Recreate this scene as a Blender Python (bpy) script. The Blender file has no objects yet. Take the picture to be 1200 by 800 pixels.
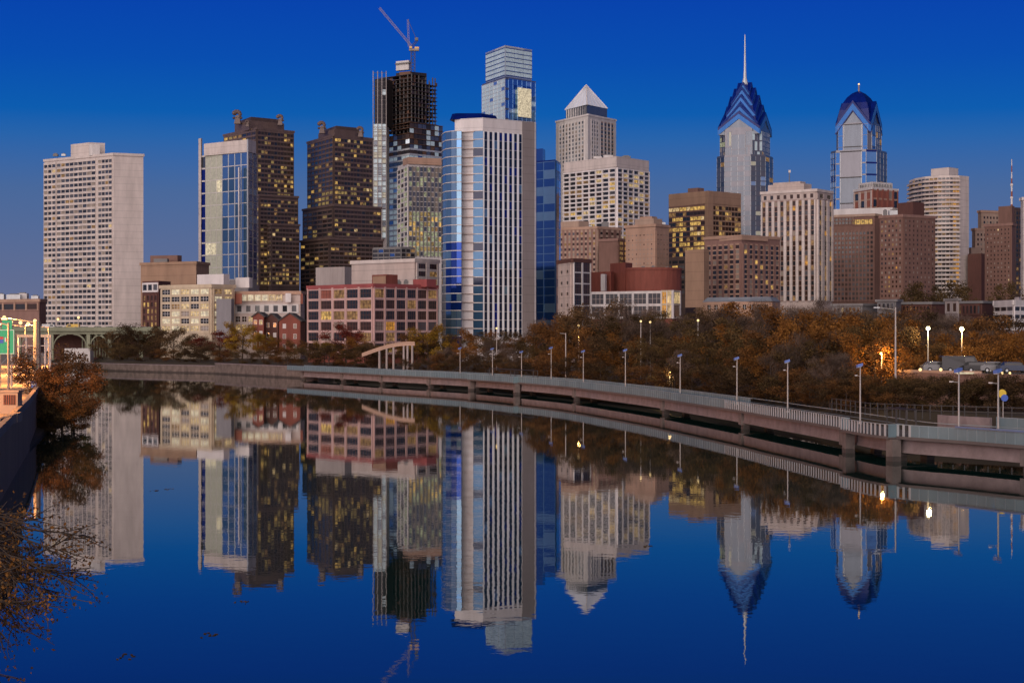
import bpy, math, random
import numpy as np
from mathutils import Vector

# ------------------------------------------------------------------ camera, world, sun, exposure
scn = bpy.context.scene
COL = scn.collection
FPX, HZ, CH = 2126.0, 388.0, 13.0          # focal length in photo pixels, horizon row, camera height above the river
cam_d = bpy.data.cameras.new('camera'); cam = bpy.data.objects.new('camera', cam_d); COL.objects.link(cam)
cam.location = (0, 0, CH); cam.rotation_euler = (math.radians(90), 0, 0)
cam_d.sensor_fit = 'HORIZONTAL'; cam_d.sensor_width = 36; cam_d.lens = 36*FPX/1200; cam_d.shift_y = -12/1200
cam_d.clip_start = 1; cam_d.clip_end = 20000
scn.camera = cam
SUN_EL, SUN_AZ = 12.0, 200.0                 # degrees; azimuth clockwise from +Y: behind the camera, to its left
SUN_DIR = Vector((math.sin(math.radians(SUN_AZ))*math.cos(math.radians(SUN_EL)),
                  math.cos(math.radians(SUN_AZ))*math.cos(math.radians(SUN_EL)), math.sin(math.radians(SUN_EL))))

def make_world():
    w = bpy.data.worlds.new('World'); scn.world = w; w.use_nodes = True
    nt = w.node_tree; N = nt.nodes; L = nt.links; N.clear()
    out = N.new('ShaderNodeOutputWorld'); bg = N.new('ShaderNodeBackground'); bg.inputs['Strength'].default_value = 0.1
    sky = N.new('ShaderNodeTexSky'); sky.sky_type = 'NISHITA'; sky.sun_disc = False
    sky.sun_elevation = math.radians(SUN_EL); sky.sun_rotation = math.radians(SUN_AZ); sky.ozone_density = 4.0
    tc = N.new('ShaderNodeTexCoord'); sep = N.new('ShaderNodeSeparateXYZ')
    mr = N.new('ShaderNodeMapRange'); mr.inputs['From Max'].default_value = 0.4
    L.new(tc.outputs['Generated'], sep.inputs[0]); L.new(sep.outputs['Z'], mr.inputs['Value'])
    cr = N.new('ShaderNodeValToRGB'); e = cr.color_ramp.elements
    stops = [(0, (.150, .165, .285)), (.068, (.115, .150, .290)), (.19, (.064, .136, .328)), (.262, (.018, .122, .405)), (.295, (.001, .104, .430)),
             (.365, (.000, .072, .430)), (.456, (.000, .050, .415)), (.53, (.000, .052, .34)), (.66, (.002, .022, .14)), (1, (.006, .012, .05))]
    while len(e) < len(stops): e.new(0.5)
    for el, (p, c) in zip(e, stops): el.position = p; el.color = (*c, 1)
    L.new(mr.outputs[0], cr.inputs[0])
    gain = N.new('ShaderNodeMix'); gain.data_type = 'RGBA'; gain.blend_type = 'MULTIPLY'; gain.inputs[0].default_value = 1
    gain.inputs[7].default_value = (10, 10, 10, 1); gain.clamp_result = False
    L.new(cr.outputs[0], gain.inputs[6])
    mix = N.new('ShaderNodeMix'); mix.data_type = 'RGBA'; mix.inputs[0].default_value = 0.985
    L.new(sky.outputs[0], mix.inputs[6]); L.new(gain.outputs[2], mix.inputs[7])
    # afterglow low in the sky around the sun, behind the camera
    dot = N.new('ShaderNodeVectorMath'); dot.operation = 'DOT_PRODUCT'
    h = Vector((SUN_DIR.x, SUN_DIR.y, 0)).normalized(); dot.inputs[1].default_value = h
    L.new(tc.outputs['Generated'], dot.inputs[0])
    g1 = N.new('ShaderNodeMapRange'); g1.interpolation_type = 'SMOOTHSTEP'; g1.inputs['From Min'].default_value = .05; g1.inputs['From Max'].default_value = 1
    L.new(dot.outputs['Value'], g1.inputs['Value'])
    g2 = N.new('ShaderNodeMapRange'); g2.interpolation_type = 'SMOOTHSTEP'; g2.inputs['From Min'].default_value = .50; g2.inputs['From Max'].default_value = .0
    L.new(sep.outputs['Z'], g2.inputs['Value'])
    g = N.new('ShaderNodeMath'); g.operation = 'MULTIPLY'; L.new(g1.outputs[0], g.inputs[0]); L.new(g2.outputs[0], g.inputs[1])
    add = N.new('ShaderNodeMix'); add.data_type = 'RGBA'; add.blend_type = 'ADD'; add.clamp_result = False
    add.inputs[7].default_value = (8.5, 5.6, 4.9, 1)
    L.new(g.outputs[0], add.inputs[0]); L.new(mix.outputs[2], add.inputs[6])
    L.new(add.outputs[2], bg.inputs['Color']); L.new(bg.outputs[0], out.inputs['Surface'])
make_world()
sun_d = bpy.data.lights.new('sun', 'SUN'); sun_d.energy = 3.3; sun_d.angle = math.radians(85); sun_d.color = (1, .865, .775)
sun = bpy.data.objects.new('sun', sun_d); COL.objects.link(sun); sun.location = (0, -50, 200)
sun.rotation_euler = (-SUN_DIR).to_track_quat('-Z', 'Y').to_euler()
vs = scn.view_settings
scn.display_settings.display_device = 'sRGB'; vs.view_transform = 'Standard'; vs.look = 'None'; vs.exposure = 0.0; vs.gamma = 1; vs.use_curve_mapping = False
cy = scn.cycles
cy.use_denoising = True; cy.max_bounces = 6; cy.diffuse_bounces = 2; cy.glossy_bounces = 4; cy.transparent_max_bounces = 12
cy.caustics_reflective = False; cy.caustics_refractive = False; cy.sample_clamp_indirect = 4.0

# ------------------------------------------------------------------ helpers
R = random.Random(11)
def P(px, D): return ((px-600)/FPX*D, float(D))
def Z(py, D): return CH+(HZ-py)/FPX*D

MATS = {}
def mat(name, col, rough=.8, metal=0., var=.16, scale=.25, emit=None, es=0., zs=.25, spec=.5, evar=0., alpha=None, joint=0., tide=False):
    m = bpy.data.materials.new(name); m.use_nodes = True; nt = m.node_tree; N = nt.nodes; L = nt.links
    b = N['Principled BSDF']
    b.inputs['Roughness'].default_value = rough; b.inputs['Metallic'].default_value = metal; b.inputs['Specular IOR Level'].default_value = spec
    tc = N.new('ShaderNodeTexCoord'); mp = N.new('ShaderNodeMapping'); mp.inputs['Scale'].default_value = (1, 1, zs)
    L.new(tc.outputs['Object'], mp.inputs[0])
    if var > 0:
        n1 = N.new('ShaderNodeTexNoise'); n1.inputs['Scale'].default_value = scale; n1.inputs['Detail'].default_value = 5; n1.inputs['Roughness'].default_value = .65
        L.new(mp.outputs[0], n1.inputs['Vector'])
        r = N.new('ShaderNodeMapRange'); r.inputs['From Min'].default_value = .3; r.inputs['From Max'].default_value = .7
        r.inputs['To Min'].default_value = 1-var; r.inputs['To Max'].default_value = 1+var
        L.new(n1.outputs[0], r.inputs['Value'])
        mx = N.new('ShaderNodeMix'); mx.data_type = 'RGBA'; mx.blend_type = 'MULTIPLY'; mx.inputs[0].default_value = 1; mx.inputs[6].default_value = (*col, 1)
        cb = N.new('ShaderNodeCombineXYZ')
        fac = r.outputs[0]
        if joint or tide:                                  # panel joints between storeys; a dark tide line just above the water
            sp_ = N.new('ShaderNodeSeparateXYZ'); L.new(tc.outputs['Object'], sp_.inputs[0])
            def mth(op, a, b_):
                q = N.new('ShaderNodeMath'); q.operation = op
                for k, s_ in enumerate((a, b_)):
                    if isinstance(s_, (int, float)): q.inputs[k].default_value = s_
                    else: L.new(s_, q.inputs[k])
                return q.outputs[0]
            if joint:
                fr = mth('FRACT', mth('DIVIDE', sp_.outputs['Z'], joint), 0); fac = mth('MULTIPLY', fac, mth('SUBTRACT', 1.0, mth('MULTIPLY', mth('LESS_THAN', fr, .07), .20)))
            if tide:
                fac = mth('MULTIPLY', fac, mth('SUBTRACT', 1.0, mth('MULTIPLY', mth('LESS_THAN', mth('ADD', sp_.outputs['Z'], mth('MULTIPLY', n1.outputs[0], .35)), .62), .55)))
        for k in range(3): L.new(fac, cb.inputs[k])
        L.new(cb.outputs[0], mx.inputs[7]); L.new(mx.outputs[2], b.inputs['Base Color'])
    else: b.inputs['Base Color'].default_value = (*col, 1)
    if emit:
        b.inputs['Emission Color'].default_value = (*emit, 1); b.inputs['Emission Strength'].default_value = es
        if evar > 0:
            n2 = N.new('ShaderNodeTexNoise'); n2.inputs['Scale'].default_value = .9; n2.inputs['Detail'].default_value = 3
            geo = N.new('ShaderNodeNewGeometry'); L.new(geo.outputs['Position'], n2.inputs['Vector'])
            r2 = N.new('ShaderNodeMapRange'); r2.inputs['From Min'].default_value = .32; r2.inputs['From Max'].default_value = .68
            r2.inputs['To Min'].default_value = es*(1-evar); r2.inputs['To Max'].default_value = es*(1+evar)
            L.new(n2.outputs[0], r2.inputs['Value']); L.new(r2.outputs[0], b.inputs['Emission Strength'])
    if alpha is not None: b.inputs['Alpha'].default_value = alpha
    MATS[name] = m; return m

# walls
mat('pink_white', (.66, .575, .535), joint=3.3); mat('pink_concrete', (.54, .44, .40), joint=3.6); mat('cream', (.62, .50, .36)); mat('tan', (.36, .225, .15), joint=4.); mat('peach', (.46, .29, .21), joint=3.4)
mat('beige', (.43, .30, .23), joint=3.4); mat('brick_red', (.23, .065, .045), scale=.8); mat('brick_dark', (.12, .05, .04), scale=.8); mat('brick_brown', (.21, .115, .09), scale=.6)
mat('brick_rose', (.28, .16, .13), scale=.6); mat('dark_stone', (.085, .056, .048), rough=.5); mat('dark_stone_trim', (.15, .10, .085), rough=.5); mat('grey_concrete', (.34, .30, .29)); mat('grey_blank', (.27, .255, .27))
mat('white_paint', (.74, .69, .68)); mat('pale_stone', (.64, .60, .585)); mat('tower_white', (.70, .665, .67), joint=2.9); mat('glass_mid', (.05, .125, .235), rough=.14, metal=.45, var=.2); mat('brown_wall', (.27, .235, .235), var=.10, joint=2.9); mat('roof_dark', (.08, .075, .075)); mat('roof_blue', (.22, .24, .28))
mat('red_trim', (.34, .085, .085)); mat('pink_frame', (.58, .38, .35)); mat('steel_white', (.62, .64, .66), rough=.45, metal=.2); mat('steel_dark', (.035, .03, .03), rough=.5); mat('rust_slab', (.16, .085, .055))
mat('mid_grey', (.2, .19, .19)); mat('copper_red', (.3, .10, .07)); mat('trunk', (.06, .04, .03)); mat('concrete_girder', (.25, .195, .195), scale=.6, zs=1, var=.25); mat('concrete_pier', (.185, .15, .14), scale=.6, zs=1, var=.28, tide=True)
mat('deck_edge', (.13, .105, .10), zs=1); mat('deck', (.10, .09, .085)); mat('rail_slat', (.44, .45, .46), rough=.5); mat('rail_steel', (.30, .38, .42), rough=.45, metal=.3); mat('rail_mesh', (.23, .33, .37), rough=.5, metal=.2, alpha=.68); mat('rail_blue', (.14, .20, .36), rough=.4)  # deck_edge carries the shadow line below the railing in its dark colour
mat('bridge_green', (.25, .26, .18)); mat('asphalt', (.11, .095, .085), scale=.1, zs=1); mat('paint_line', (.7, .68, .62)); mat('retaining', (.30, .25, .22)); mat('retaining_side', (.33, .22, .15))
mat('quay_stone', (.19, .145, .125), scale=.6, zs=1, var=.35, joint=.8, tide=True); mat('land', (.055, .042, .026), scale=.08, zs=1); mat('pole_grey', (.45, .42, .40), rough=.5, metal=.3); mat('lamp_blue', (.12, .2, .55), rough=.4)
mat('sign_green', (.02, .36, .16), rough=.4, var=.05, emit=(.03, .50, .22), es=.14); mat('sign_white', (.8, .8, .8), rough=.4, var=0); mat('sign_blue', (.05, .12, .5), rough=.4, var=0); mat('sign_red', (.5, .05, .05), rough=.4, var=0)
mat('sign_yellow', (.75, .52, .04), rough=.4, var=0); mat('crane_white', (.30, .24, .21), rough=.5); mat('crane_cab', (.8, .5, .18), rough=.5); mat('tyre', (.02, .02, .02), var=0)
# glass
mat('win_dark', (.022, .024, .028), rough=.12, var=.3, spec=.6); mat('win_brown', (.05, .028, .02), rough=.15, var=.3); mat('win_grey', (.10, .10, .11), rough=.2, var=.3); mat('win_curtain', (.30, .25, .21), rough=.5, var=.3)
mat('win_gloss', (.10, .11, .13), rough=.08, metal=.6, var=.3)
mat('glass_blue', (.13, .27, .47), rough=.08, metal=.75, var=.12); mat('glass_pale', (.40, .54, .66), rough=.10, metal=.7, var=.12); mat('glass_deep', (.03, .10, .30), rough=.08, metal=.7, var=.15); mat('glass_navy', (.003, .014, .16), rough=.2, metal=.0, var=.2, spec=.25)
mat('glass_royal', (.01, .045, .26), rough=.08, metal=.6, var=.1); mat('glass_silver', (.125, .145, .175), rough=.2, metal=.4, var=.15); mat('glass_sky', (.15, .33, .56), rough=.10, metal=.7, var=.08); mat('glass_white', (.44, .48, .50), rough=.2, metal=.45, var=.15)
mat('glass_grey', (.15, .15, .17), rough=.18, metal=.4, var=.12); mat('glass_milky', (.44, .53, .56), rough=.25, var=.18, scale=.12, emit=(.72, .9, 1), es=.12, evar=.5); mat('glass_teal', (.17, .30, .43), rough=.12, metal=.6, var=.14); mat('trim_blue', (.05, .21, .62), rough=.45, var=.1, spec=.2); mat('glass_ink', (.014, .022, .055), rough=.12, metal=.25, var=.3); mat('trim_deep', (.006, .03, .22), rough=.45, var=.1, spec=.15); mat('fin_white', (.86, .88, .92), rough=.6)  # glass_milky has a slight glow added to brighten the pale glass
# lit windows and lamps
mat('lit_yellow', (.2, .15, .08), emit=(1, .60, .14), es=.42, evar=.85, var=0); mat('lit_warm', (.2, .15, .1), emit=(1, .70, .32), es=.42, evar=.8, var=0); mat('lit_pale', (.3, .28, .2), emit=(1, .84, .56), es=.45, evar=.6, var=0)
mat('lit_dim', (.08, .05, .03), emit=(1, .55, .2), es=.17, evar=.9, var=0); mat('lit_amber', (.2, .1, .03), emit=(1, .45, .06), es=.36, evar=.7, var=0); mat('lit_green', (.12, .14, .1), emit=(.72, .74, .42), es=.24, evar=.9, var=0)
mat('win_stone', (.055, .042, .036), rough=.25, var=.3, spec=.3); mat('lit_olive', (.1, .08, .05), emit=(1, .68, .22), es=.17, evar=.9, var=0); mat('lit_bay', (.3, .3, .25), rough=.3, emit=(1, .88, .62), es=.16, evar=.35, var=0)
mat('lit_white', (.4, .4, .4), emit=(.85, .92, 1), es=.55, evar=.6, var=0); mat('bulb_warm', (.8, .6, .3), emit=(1, .62, .2), es=4.5, var=0); mat('bulb_white', (.8, .8, .6), emit=(1, .88, .5), es=4.5, var=0); mat('car_light', (.8, .8, .7), emit=(1, .9, .65), es=1.3, var=0); mat('concrete_road', (.34, .28, .22), scale=.1, zs=1); mat('bulb_soft', (.8, .6, .3), emit=(1, .7, .3), es=1.35, var=0)
mat('red_light', (.5, .02, .02), emit=(1, .05, .02), es=1.0, var=0); mat('lit_crown', (.6, .6, .66), emit=(.75, .8, 1), es=.16, evar=.2, var=.1)

class MB:
    def __init__(s): s.v = []; s.f = []; s.m = []
    def face(s, pts, m):
        i = len(s.v); s.v.extend(tuple(p) for p in pts); s.f.append(tuple(range(i, i+len(pts)))); s.m.append(m)
    def box(s, o, a, b, c, m, top=None):
        o, a, b, c = Vector(o), Vector(a), Vector(b), Vector(c)
        if a.cross(b).dot(c) < 0: a, b = b, a
        i = len(s.v)
        s.v.extend(tuple(o+x) for x in (Vector((0, 0, 0)), a, a+b, b, c, a+c, a+b+c, b+c))
        for q in ((3, 2, 1, 0), (4, 5, 6, 7), (0, 1, 5, 4), (1, 2, 6, 5), (2, 3, 7, 6), (3, 0, 4, 7)):
            s.f.append(tuple(i+k for k in q)); s.m.append(m)
        if top: s.m[-5] = top
    def abox(s, x0, x1, y0, y1, z0, z1, m, top=None): s.box((x0, y0, z0), (x1-x0, 0, 0), (0, y1-y0, 0), (0, 0, z1-z0), m, top)
    def prism(s, poly, z0, z1, m, top=None, poly2=None):
        p2 = poly2 or poly; n = len(poly); i = len(s.v)
        s.v.extend((x, y, z0) for x, y in poly); s.v.extend((x, y, z1) for x, y in p2)
        for k in range(n): s.f.append((i+k, i+(k+1) % n, i+n+(k+1) % n, i+n+k)); s.m.append(m)
        s.f.append(tuple(i+n+k for k in range(n))); s.m.append(top or m)
        s.f.append(tuple(i+k for k in reversed(range(n)))); s.m.append(m)
    def tube(s, p, q, r0, r1, m, n=6):
        p, q = Vector(p), Vector(q); d = (q-p).normalized(); a = d.orthogonal().normalized(); b = d.cross(a); i = len(s.v)
        for c, r in ((p, r0), (q, r1)):
            for k in range(n):
                t = 2*math.pi*k/n; s.v.append(tuple(c+a*math.cos(t)*r+b*math.sin(t)*r))
        for k in range(n): s.f.append((i+k, i+(k+1) % n, i+n+(k+1) % n, i+n+k)); s.m.append(m)
        s.f.append(tuple(i+n+k for k in range(n))); s.m.append(m); s.f.append(tuple(i+k for k in reversed(range(n)))); s.m.append(m)
    def ball(s, c, r, m, nu=10, nv=6, sz=1.0):
        i = len(s.v); cx, cy_, cz = c
        for a in range(nv+1):
            ph = math.pi*a/nv
            for b in range(nu):
                t = 2*math.pi*b/nu; s.v.append((cx+r*math.sin(ph)*math.cos(t), cy_+r*math.sin(ph)*math.sin(t), cz+r*sz*math.cos(ph)))
        for a in range(nv):
            for b in range(nu): s.f.append((i+a*nu+b, i+(a+1)*nu+b, i+(a+1)*nu+(b+1) % nu, i+a*nu+(b+1) % nu)); s.m.append(m)
    def mesh(s, name):
        me = bpy.data.meshes.new(name); me.from_pydata(s.v, [], s.f)
        names = list(dict.fromkeys(s.m))
        for n in names: me.materials.append(MATS[n])
        ix = {n: k for k, n in enumerate(names)}
        me.polygons.foreach_set('material_index', [ix[n] for n in s.m]); me.update(); return me
    def build(s, name, parent=None, loc=(0, 0, 0)):
        return put(name, s.mesh(name), parent, loc)

def put(name, me, parent=None, loc=(0, 0, 0)):
    o = bpy.data.objects.new(name, me); COL.objects.link(o); o.location = loc
    if parent is not None: o.parent = parent
    return o
def empty(name, loc=(0, 0, 0), rz=0):
    o = bpy.data.objects.new(name, None); COL.objects.link(o); o.location = loc; o.rotation_euler = (0, 0, rz); o.empty_display_size = .5; return o
def tag(o, label=None, cat=None, group=None, kind=None):
    if label: o['label'] = label
    if cat: o['category'] = cat
    if group: o['group'] = group
    if kind: o['kind'] = kind
    return o
def copy_tree(o, parts):
    """copy a thing and its parts; parts = [(obj, parent index or -1)]"""
    r = o.copy(); COL.objects.link(r); made = []
    for ob, pi in parts:
        c = ob.copy(); COL.objects.link(c); c.parent = r if pi < 0 else made[pi]; made.append(c)
    return r

# ------------------------------------------------------------------ building kit
def fs(nb, nf, yt, yb, f0=0., f1=1., pw=.2, sh=.35, dp=.35, ds=.25, win=(('win_dark', 1),), mode='cell', mul=0, pm=None, sm=None, wn='window', fr=None, skip=None, lit=None):
    return dict(nb=nb, nf=nf, yt=yt, yb=yb, f0=f0, f1=f1, pw=pw, sh=sh, dp=dp, ds=ds, win=win, mode=mode, mul=mul, pm=pm, sm=sm, wn=wn, fr=fr, skip=skip, lit=lit)
def pick(win):
    t = R.random()*sum(w for _, w in win)
    for m, w in win:
        t -= w
        if t <= 0: return m
    return win[-1][0]
ANCH = []      # (px0, px1, short name) used to say what a tree or lamp stands in front of

def facade(mb, wins, org, p, q, sp, DF, wall):
    p, q = Vector((*p, 0)), Vector((*q, 0)); ln = (q-p).length; u = (q-p)/ln; n = Vector((u.y, -u.x, 0)); zz = Vector((0, 0, 1))
    vb, vt = Z(sp['yb'], DF), Z(sp['yt'], DF); U0, U1 = sp['f0']*ln, sp['f1']*ln
    nb, nf = sp['nb'], sp['nf']; bw, fh = (U1-U0)/nb, (vt-vb)/nf; pw, sh = sp['pw']*bw, sp['sh']*fh
    pm, sm = sp['pm'] or wall, sp['sm'] or wall; dp, ds = sp['dp'], sp['ds']
    o = p-Vector(org)
    def bx(u0, u1, v0, v1, n0, n1, m): mb.box(o+u*u0+zz*v0+n*n0, u*(u1-u0), n*(n1-n0), zz*(v1-v0), m)
    if pw > 0:
        for i in range(nb+1):
            c = U0+i*bw; a, b = c-pw/2, c+pw/2
            if i == 0: a = U0
            if i == nb: b = U1
            bx(a, b, vb-sh/2, vt+sh/2, -.05, dp, pm)
    if sh > 0:
        for j in range(nf+1): bx(U0+.01, U1-.01, vb+j*fh-sh/2, vb+j*fh+sh/2, -.04, ds, sm)
    T = min(.10, max(dp, ds)*.6)
    def pane(m_, a, b, c, d, base, fm, bare=False):
        m_.box(base+u*a+zz*c+n*.015, u*(b-a), n*T, zz*(d-c), fm)
        if sp['mul'] and sp['fr'] and not bare: frame(m_, a, b, c, d, base)
    def frame(m_, a, b, c, d, base):
            for k in range(sp['mul']):
                x = a+(b-a)*(k+1)/(sp['mul']+1); m_.box(base+u*(x-.06)+zz*c+n*.02, u*.12, n*(T+.05), zz*(d-c), sp['fr'])
            m_.box(base+u*a+zz*((c+d)/2-.05)+n*.021, u*(b-a), n*(T+.04), zz*.10, sp['fr'])
    for j in range(nf):
        v0, v1 = vb+j*fh+sh/2-.02, vb+(j+1)*fh-sh/2+.02
        if sp['mode'] == 'cell':
            for i in range(nb):
                if sp['skip'] and sp['skip'](i, nf-1-j): continue
                u0, u1 = U0+i*bw+pw/2-.02, U0+(i+1)*bw-pw/2+.02
                m = (sp['lit'](i, nf-1-j) if sp['lit'] else None) or pick(sp['win'])
                wins.append((v1, sp['wn'], ('c', id(sp), m), [(0, u1-u0, 0, v1-v0, m)], o+u*u0+zz*v0, (pane, frame if sp['mul'] and sp['fr'] else None)))
        elif sp['mode'] == 'band':
            L_ = []
            for i in range(nb):
                m = (sp['lit'](i, nf-1-j) if sp['lit'] else None) or pick(sp['win'])
                L_.append((i*bw+pw/2-.02, (i+1)*bw-pw/2+.02, 0, v1-v0, m))
            wins.append((v1, sp['wn'], None, L_, o+u*U0+zz*v0, (pane, None)))
    if sp['mode'] == 'strip':
        for i in range(nb):
            L_ = []
            for j in range(nf):
                m = (sp['lit'](i, nf-1-j) if sp['lit'] else None) or pick(sp['win'])
                L_.append((0, bw-pw+.04, j*fh+sh/2-.02, (j+1)*fh-sh/2+.02, m))
            wins.append((vt, sp['wn'], None, L_, o+u*(U0+i*bw+pw/2-.02)+zz*vb, (pane, None)))

def bld(name, label, cat, c=None, pts=None, yt=None, DF=None, z0=2., wall='beige', roof='roof_dark', fac=None, group=None, cop=None, anchor=None, cap=.9, copd=.42, tiers=()):
    """c = (px left, dist, px near corner, dist, px right, dist): the two walls one sees; the hidden ones complete the block.
    tiers: more blocks of the same building, each dict(c, yt, DF, fac, wall)."""
    root = None; wins = []; mb = MB()
    allt = [dict(c=c, pts=pts, yt=yt, DF=DF, fac=fac or {}, wall=wall, z0=z0, cop=cop)]+[dict(t) for t in tiers]
    for t in allt:
        if t.get('c'):
            xl, dl, xf, df, xr, dr = t['c']; Lp, Fp, Rp = P(xl, dl), P(xf, df), P(xr, dr)
            t['pts'] = [Lp, Fp, Rp, (Lp[0]+Rp[0]-Fp[0], Lp[1]+Rp[1]-Fp[1])]; t['DF'] = t.get('DF') or df
    pts = allt[0]['pts']; ox = sum(p[0] for p in pts)/len(pts); oy = sum(p[1] for p in pts)/len(pts); org = (ox, oy, z0)
    root = empty(name, org); tag(root, label, cat, group)
    for t in allt:
        rel = [(x-ox, y-oy) for x, y in t['pts']]; zt = Z(t['yt'], t['DF']); w = t.get('wall') or wall
        zb = t.get('z0', z0); zb = Z(t['yb'], t['DF']) if 'yb' in t else zb
        mb.prism(rel, zb-z0, zt-z0, w, roof)
        cp = t.get('cop')
        if cp:
            k = len(rel); cx = sum(p[0] for p in rel)/k; cyy = sum(p[1] for p in rel)/k
            for i in range(k):
                a, b = Vector((*rel[i], 0)), Vector((*rel[(i+1) % k], 0)); uu = (b-a).normalized(); nn = Vector((uu.y, -uu.x, 0))
                mb.box(a+nn*(-.3)-uu*(copd-.003*i)+Vector((0, 0, zt-z0-cap)), uu*((b-a).length+2*copd-.006*i), nn*(copd+.3), Vector((0, 0, cap+.35+.004*i)), cp)
        for ei, sps in (t.get('fac') or {}).items():
            a, b = t['pts'][ei], t['pts'][(ei+1) % len(t['pts'])]
            for sp in (sps if isinstance(sps, list) else [sps]): facade(mb, wins, org, a, b, sp, t['DF'], w)
    mb.build('wall', root)
    wins.sort(key=lambda w: -w[0]); cache = {}
    for v, wn, key, L_, loc, pane in wins[:100]:
        me = cache.get(key) if key else None
        if me is None:
            m_ = MB()
            for a, b, c_, d, fm in L_: pane[0](m_, a, b, c_, d, Vector((0, 0, 0)), fm, pane[1] is not None)
            me = m_.mesh(wn)
            if key: cache[key] = me
        w_ob = put(wn, me, root, loc)
        if pane[1]:
            fk = ('f', key[1]); fme = cache.get(fk)
            if fme is None:
                m_ = MB(); a, b, c_, d, fm = L_[0]; pane[1](m_, a, b, c_, d, Vector((0, 0, 0))); fme = cache[fk] = m_.mesh('frame')
            put('frame', fme, w_ob)
    if len(wins) > 100:
        m_ = MB()
        for v, wn, key, L_, loc, pane in wins[100:]:
            for a, b, c_, d, fm in L_: pane[0](m_, a, b, c_, d, loc, fm)
        o = m_.build(wins[-1][1], root); o['kind'] = 'stuff'
    if anchor:
        xs = [600+FPX*x/y for x, y in pts]; ANCH.append((min(xs), max(xs), anchor))
    return root
def part(root, name, mb_or_fn):
    """a part given in world coordinates"""
    m = MB(); mb_or_fn(m); o = root.location
    m.v = [(x-o[0], y-o[1], z-o[2]) for x, y, z in m.v]
    return m.build(name, root)
def blk(m, c, yt, yb, w, top='roof_dark', DF=None):
    xl, dl, xf, df, xr, dr = c; Lp, Fp, Rp = P(xl, dl), P(xf, df), P(xr, dr); D = DF or df
    m.prism([Lp, Fp, Rp, (Lp[0]+Rp[0]-Fp[0], Lp[1]+Rp[1]-Fp[1])], Z(yb, D), Z(yt, D), w, top)
def units(root, px0, px1, D, y, n, seed=0, h=(1.2, 3), w=(1.5, 5), m=('mid_grey', 'pale_stone', 'steel_white')):
    """air handling boxes on a roof"""
    r = random.Random(seed+int(px0))
    for k in range(n):
        px = px0+(px1-px0)*(k+.2+.6*r.random())/n; d = D+3+6*r.random(); x, yy = P(px, d); ww, hh = r.uniform(*w), r.uniform(*h); z = Z(y, D)
        mm = r.choice(m)
        def f(q):
            q.abox(x-ww/2, x+ww/2, yy, yy+ww*.8, z, z+hh, mm); q.abox(x-ww*.3, x+ww*.3, yy+ww*.1, yy+ww*.5, z+hh, z+hh+.4, 'mid_grey')
        part(root, 'roof_unit', f)
# ------------------------------------------------------------------ setting: river and land
def water_mat():
    m = bpy.data.materials.new('water'); m.use_nodes = True; N = m.node_tree.nodes; L = m.node_tree.links; b = N['Principled BSDF']
    b.inputs['Base Color'].default_value = (.006, .031, .027, 1); b.inputs['Roughness'].default_value = .012; b.inputs['IOR'].default_value = 1.42
    tc = N.new('ShaderNodeTexCoord'); n1 = N.new('ShaderNodeTexNoise'); n1.inputs['Scale'].default_value = .8; n1.inputs['Detail'].default_value = 3
    n2 = N.new('ShaderNodeTexNoise'); n2.inputs['Scale'].default_value = .012; n2.inputs['Detail'].default_value = 2
    L.new(tc.outputs['Object'], n1.inputs['Vector']); L.new(tc.outputs['Object'], n2.inputs['Vector'])
    mm = N.new('ShaderNodeMath'); mm.operation = 'MULTIPLY'; L.new(n1.outputs[0], mm.inputs[0]); L.new(n2.outputs[0], mm.inputs[1])
    bp = N.new('ShaderNodeBump'); bp.inputs['Strength'].default_value = .085; bp.inputs['Distance'].default_value = .05
    L.new(mm.outputs[0], bp.inputs['Height']); L.new(bp.outputs[0], b.inputs['Normal'])
    MATS['water'] = m
water_mat()
m = MB(); m.face([(-4000, -3000, 0), (4000, -3000, 0), (4000, 1200, 0), (-4000, 1200, 0)], 'water'); tag(m.build('river_water'), kind='structure')

# boardwalk centre line (front edge), px and distance
BW = [(337, 494), (395, 465), (450, 438), (505, 417), (560, 395), (610, 371), (660, 347), (710, 318), (760, 292), (810, 266), (860, 244), (900, 227), (940, 213), (990, 197), (1045, 183), (1130, 174), (1200, 167), (1270, 161), (1340, 156), (1420, 151)]
EAST = [P(110, 603), P(170, 582), P(253, 560), P(337, 512), P(380, 492), P(450, 462), P(560, 415), P(660, 366), P(760, 318), P(860, 277), P(945, 241), P(1010, 222), P(1100, 214), P(1230, 204), (98, 186), (150, 160), (215, 125), (320, 0), (420, -300)]
ES = EAST[::-1]
def land(name, shore, outer, z0, z1, inset):
    m = MB(); n = len(shore); inn = []
    for i in range(n):
        a = Vector(shore[max(i-1, 0)]); b = Vector(shore[min(i+1, n-1)]); d = (b-a).normalized(); nn = Vector((d.y, -d.x))
        inn.append((shore[i][0]+nn.x*inset, shore[i][1]+nn.y*inset))
    for i in range(n-1):
        m.face([(*shore[i], -1.0), (*shore[i+1], -1.0), (*shore[i+1], z0), (*shore[i], z0)], 'land')
        m.face([(*shore[i], z0), (*shore[i+1], z0), (*inn[i+1], z1), (*inn[i], z1)], 'land')
    m.face([(*p, z1) for p in inn]+[(*p, z1) for p in outer], 'land')
    return tag(m.build(name), kind='structure')
land('east_bank', [(-205, 760), (-172, 720), (-150, 660)]+EAST, [(4000, -300), (4000, 7000), (-4000, 7000), (-4000, 770), (-215, 770)], .5, 3.0, -7)
WEST = [(-12, -300), (-15, 0), (-19, 58), (-27, 100), (-39.9, 140), (-52.2, 195), (-60.5, 236), (-64, 262), (-76, 300), (-100, 400), (-160, 620), (-190, 700), (-212, 759)]
land('west_bank', WEST, [(-4000, 759), (-4000, -300)], .4, 2.6, -6)

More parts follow.
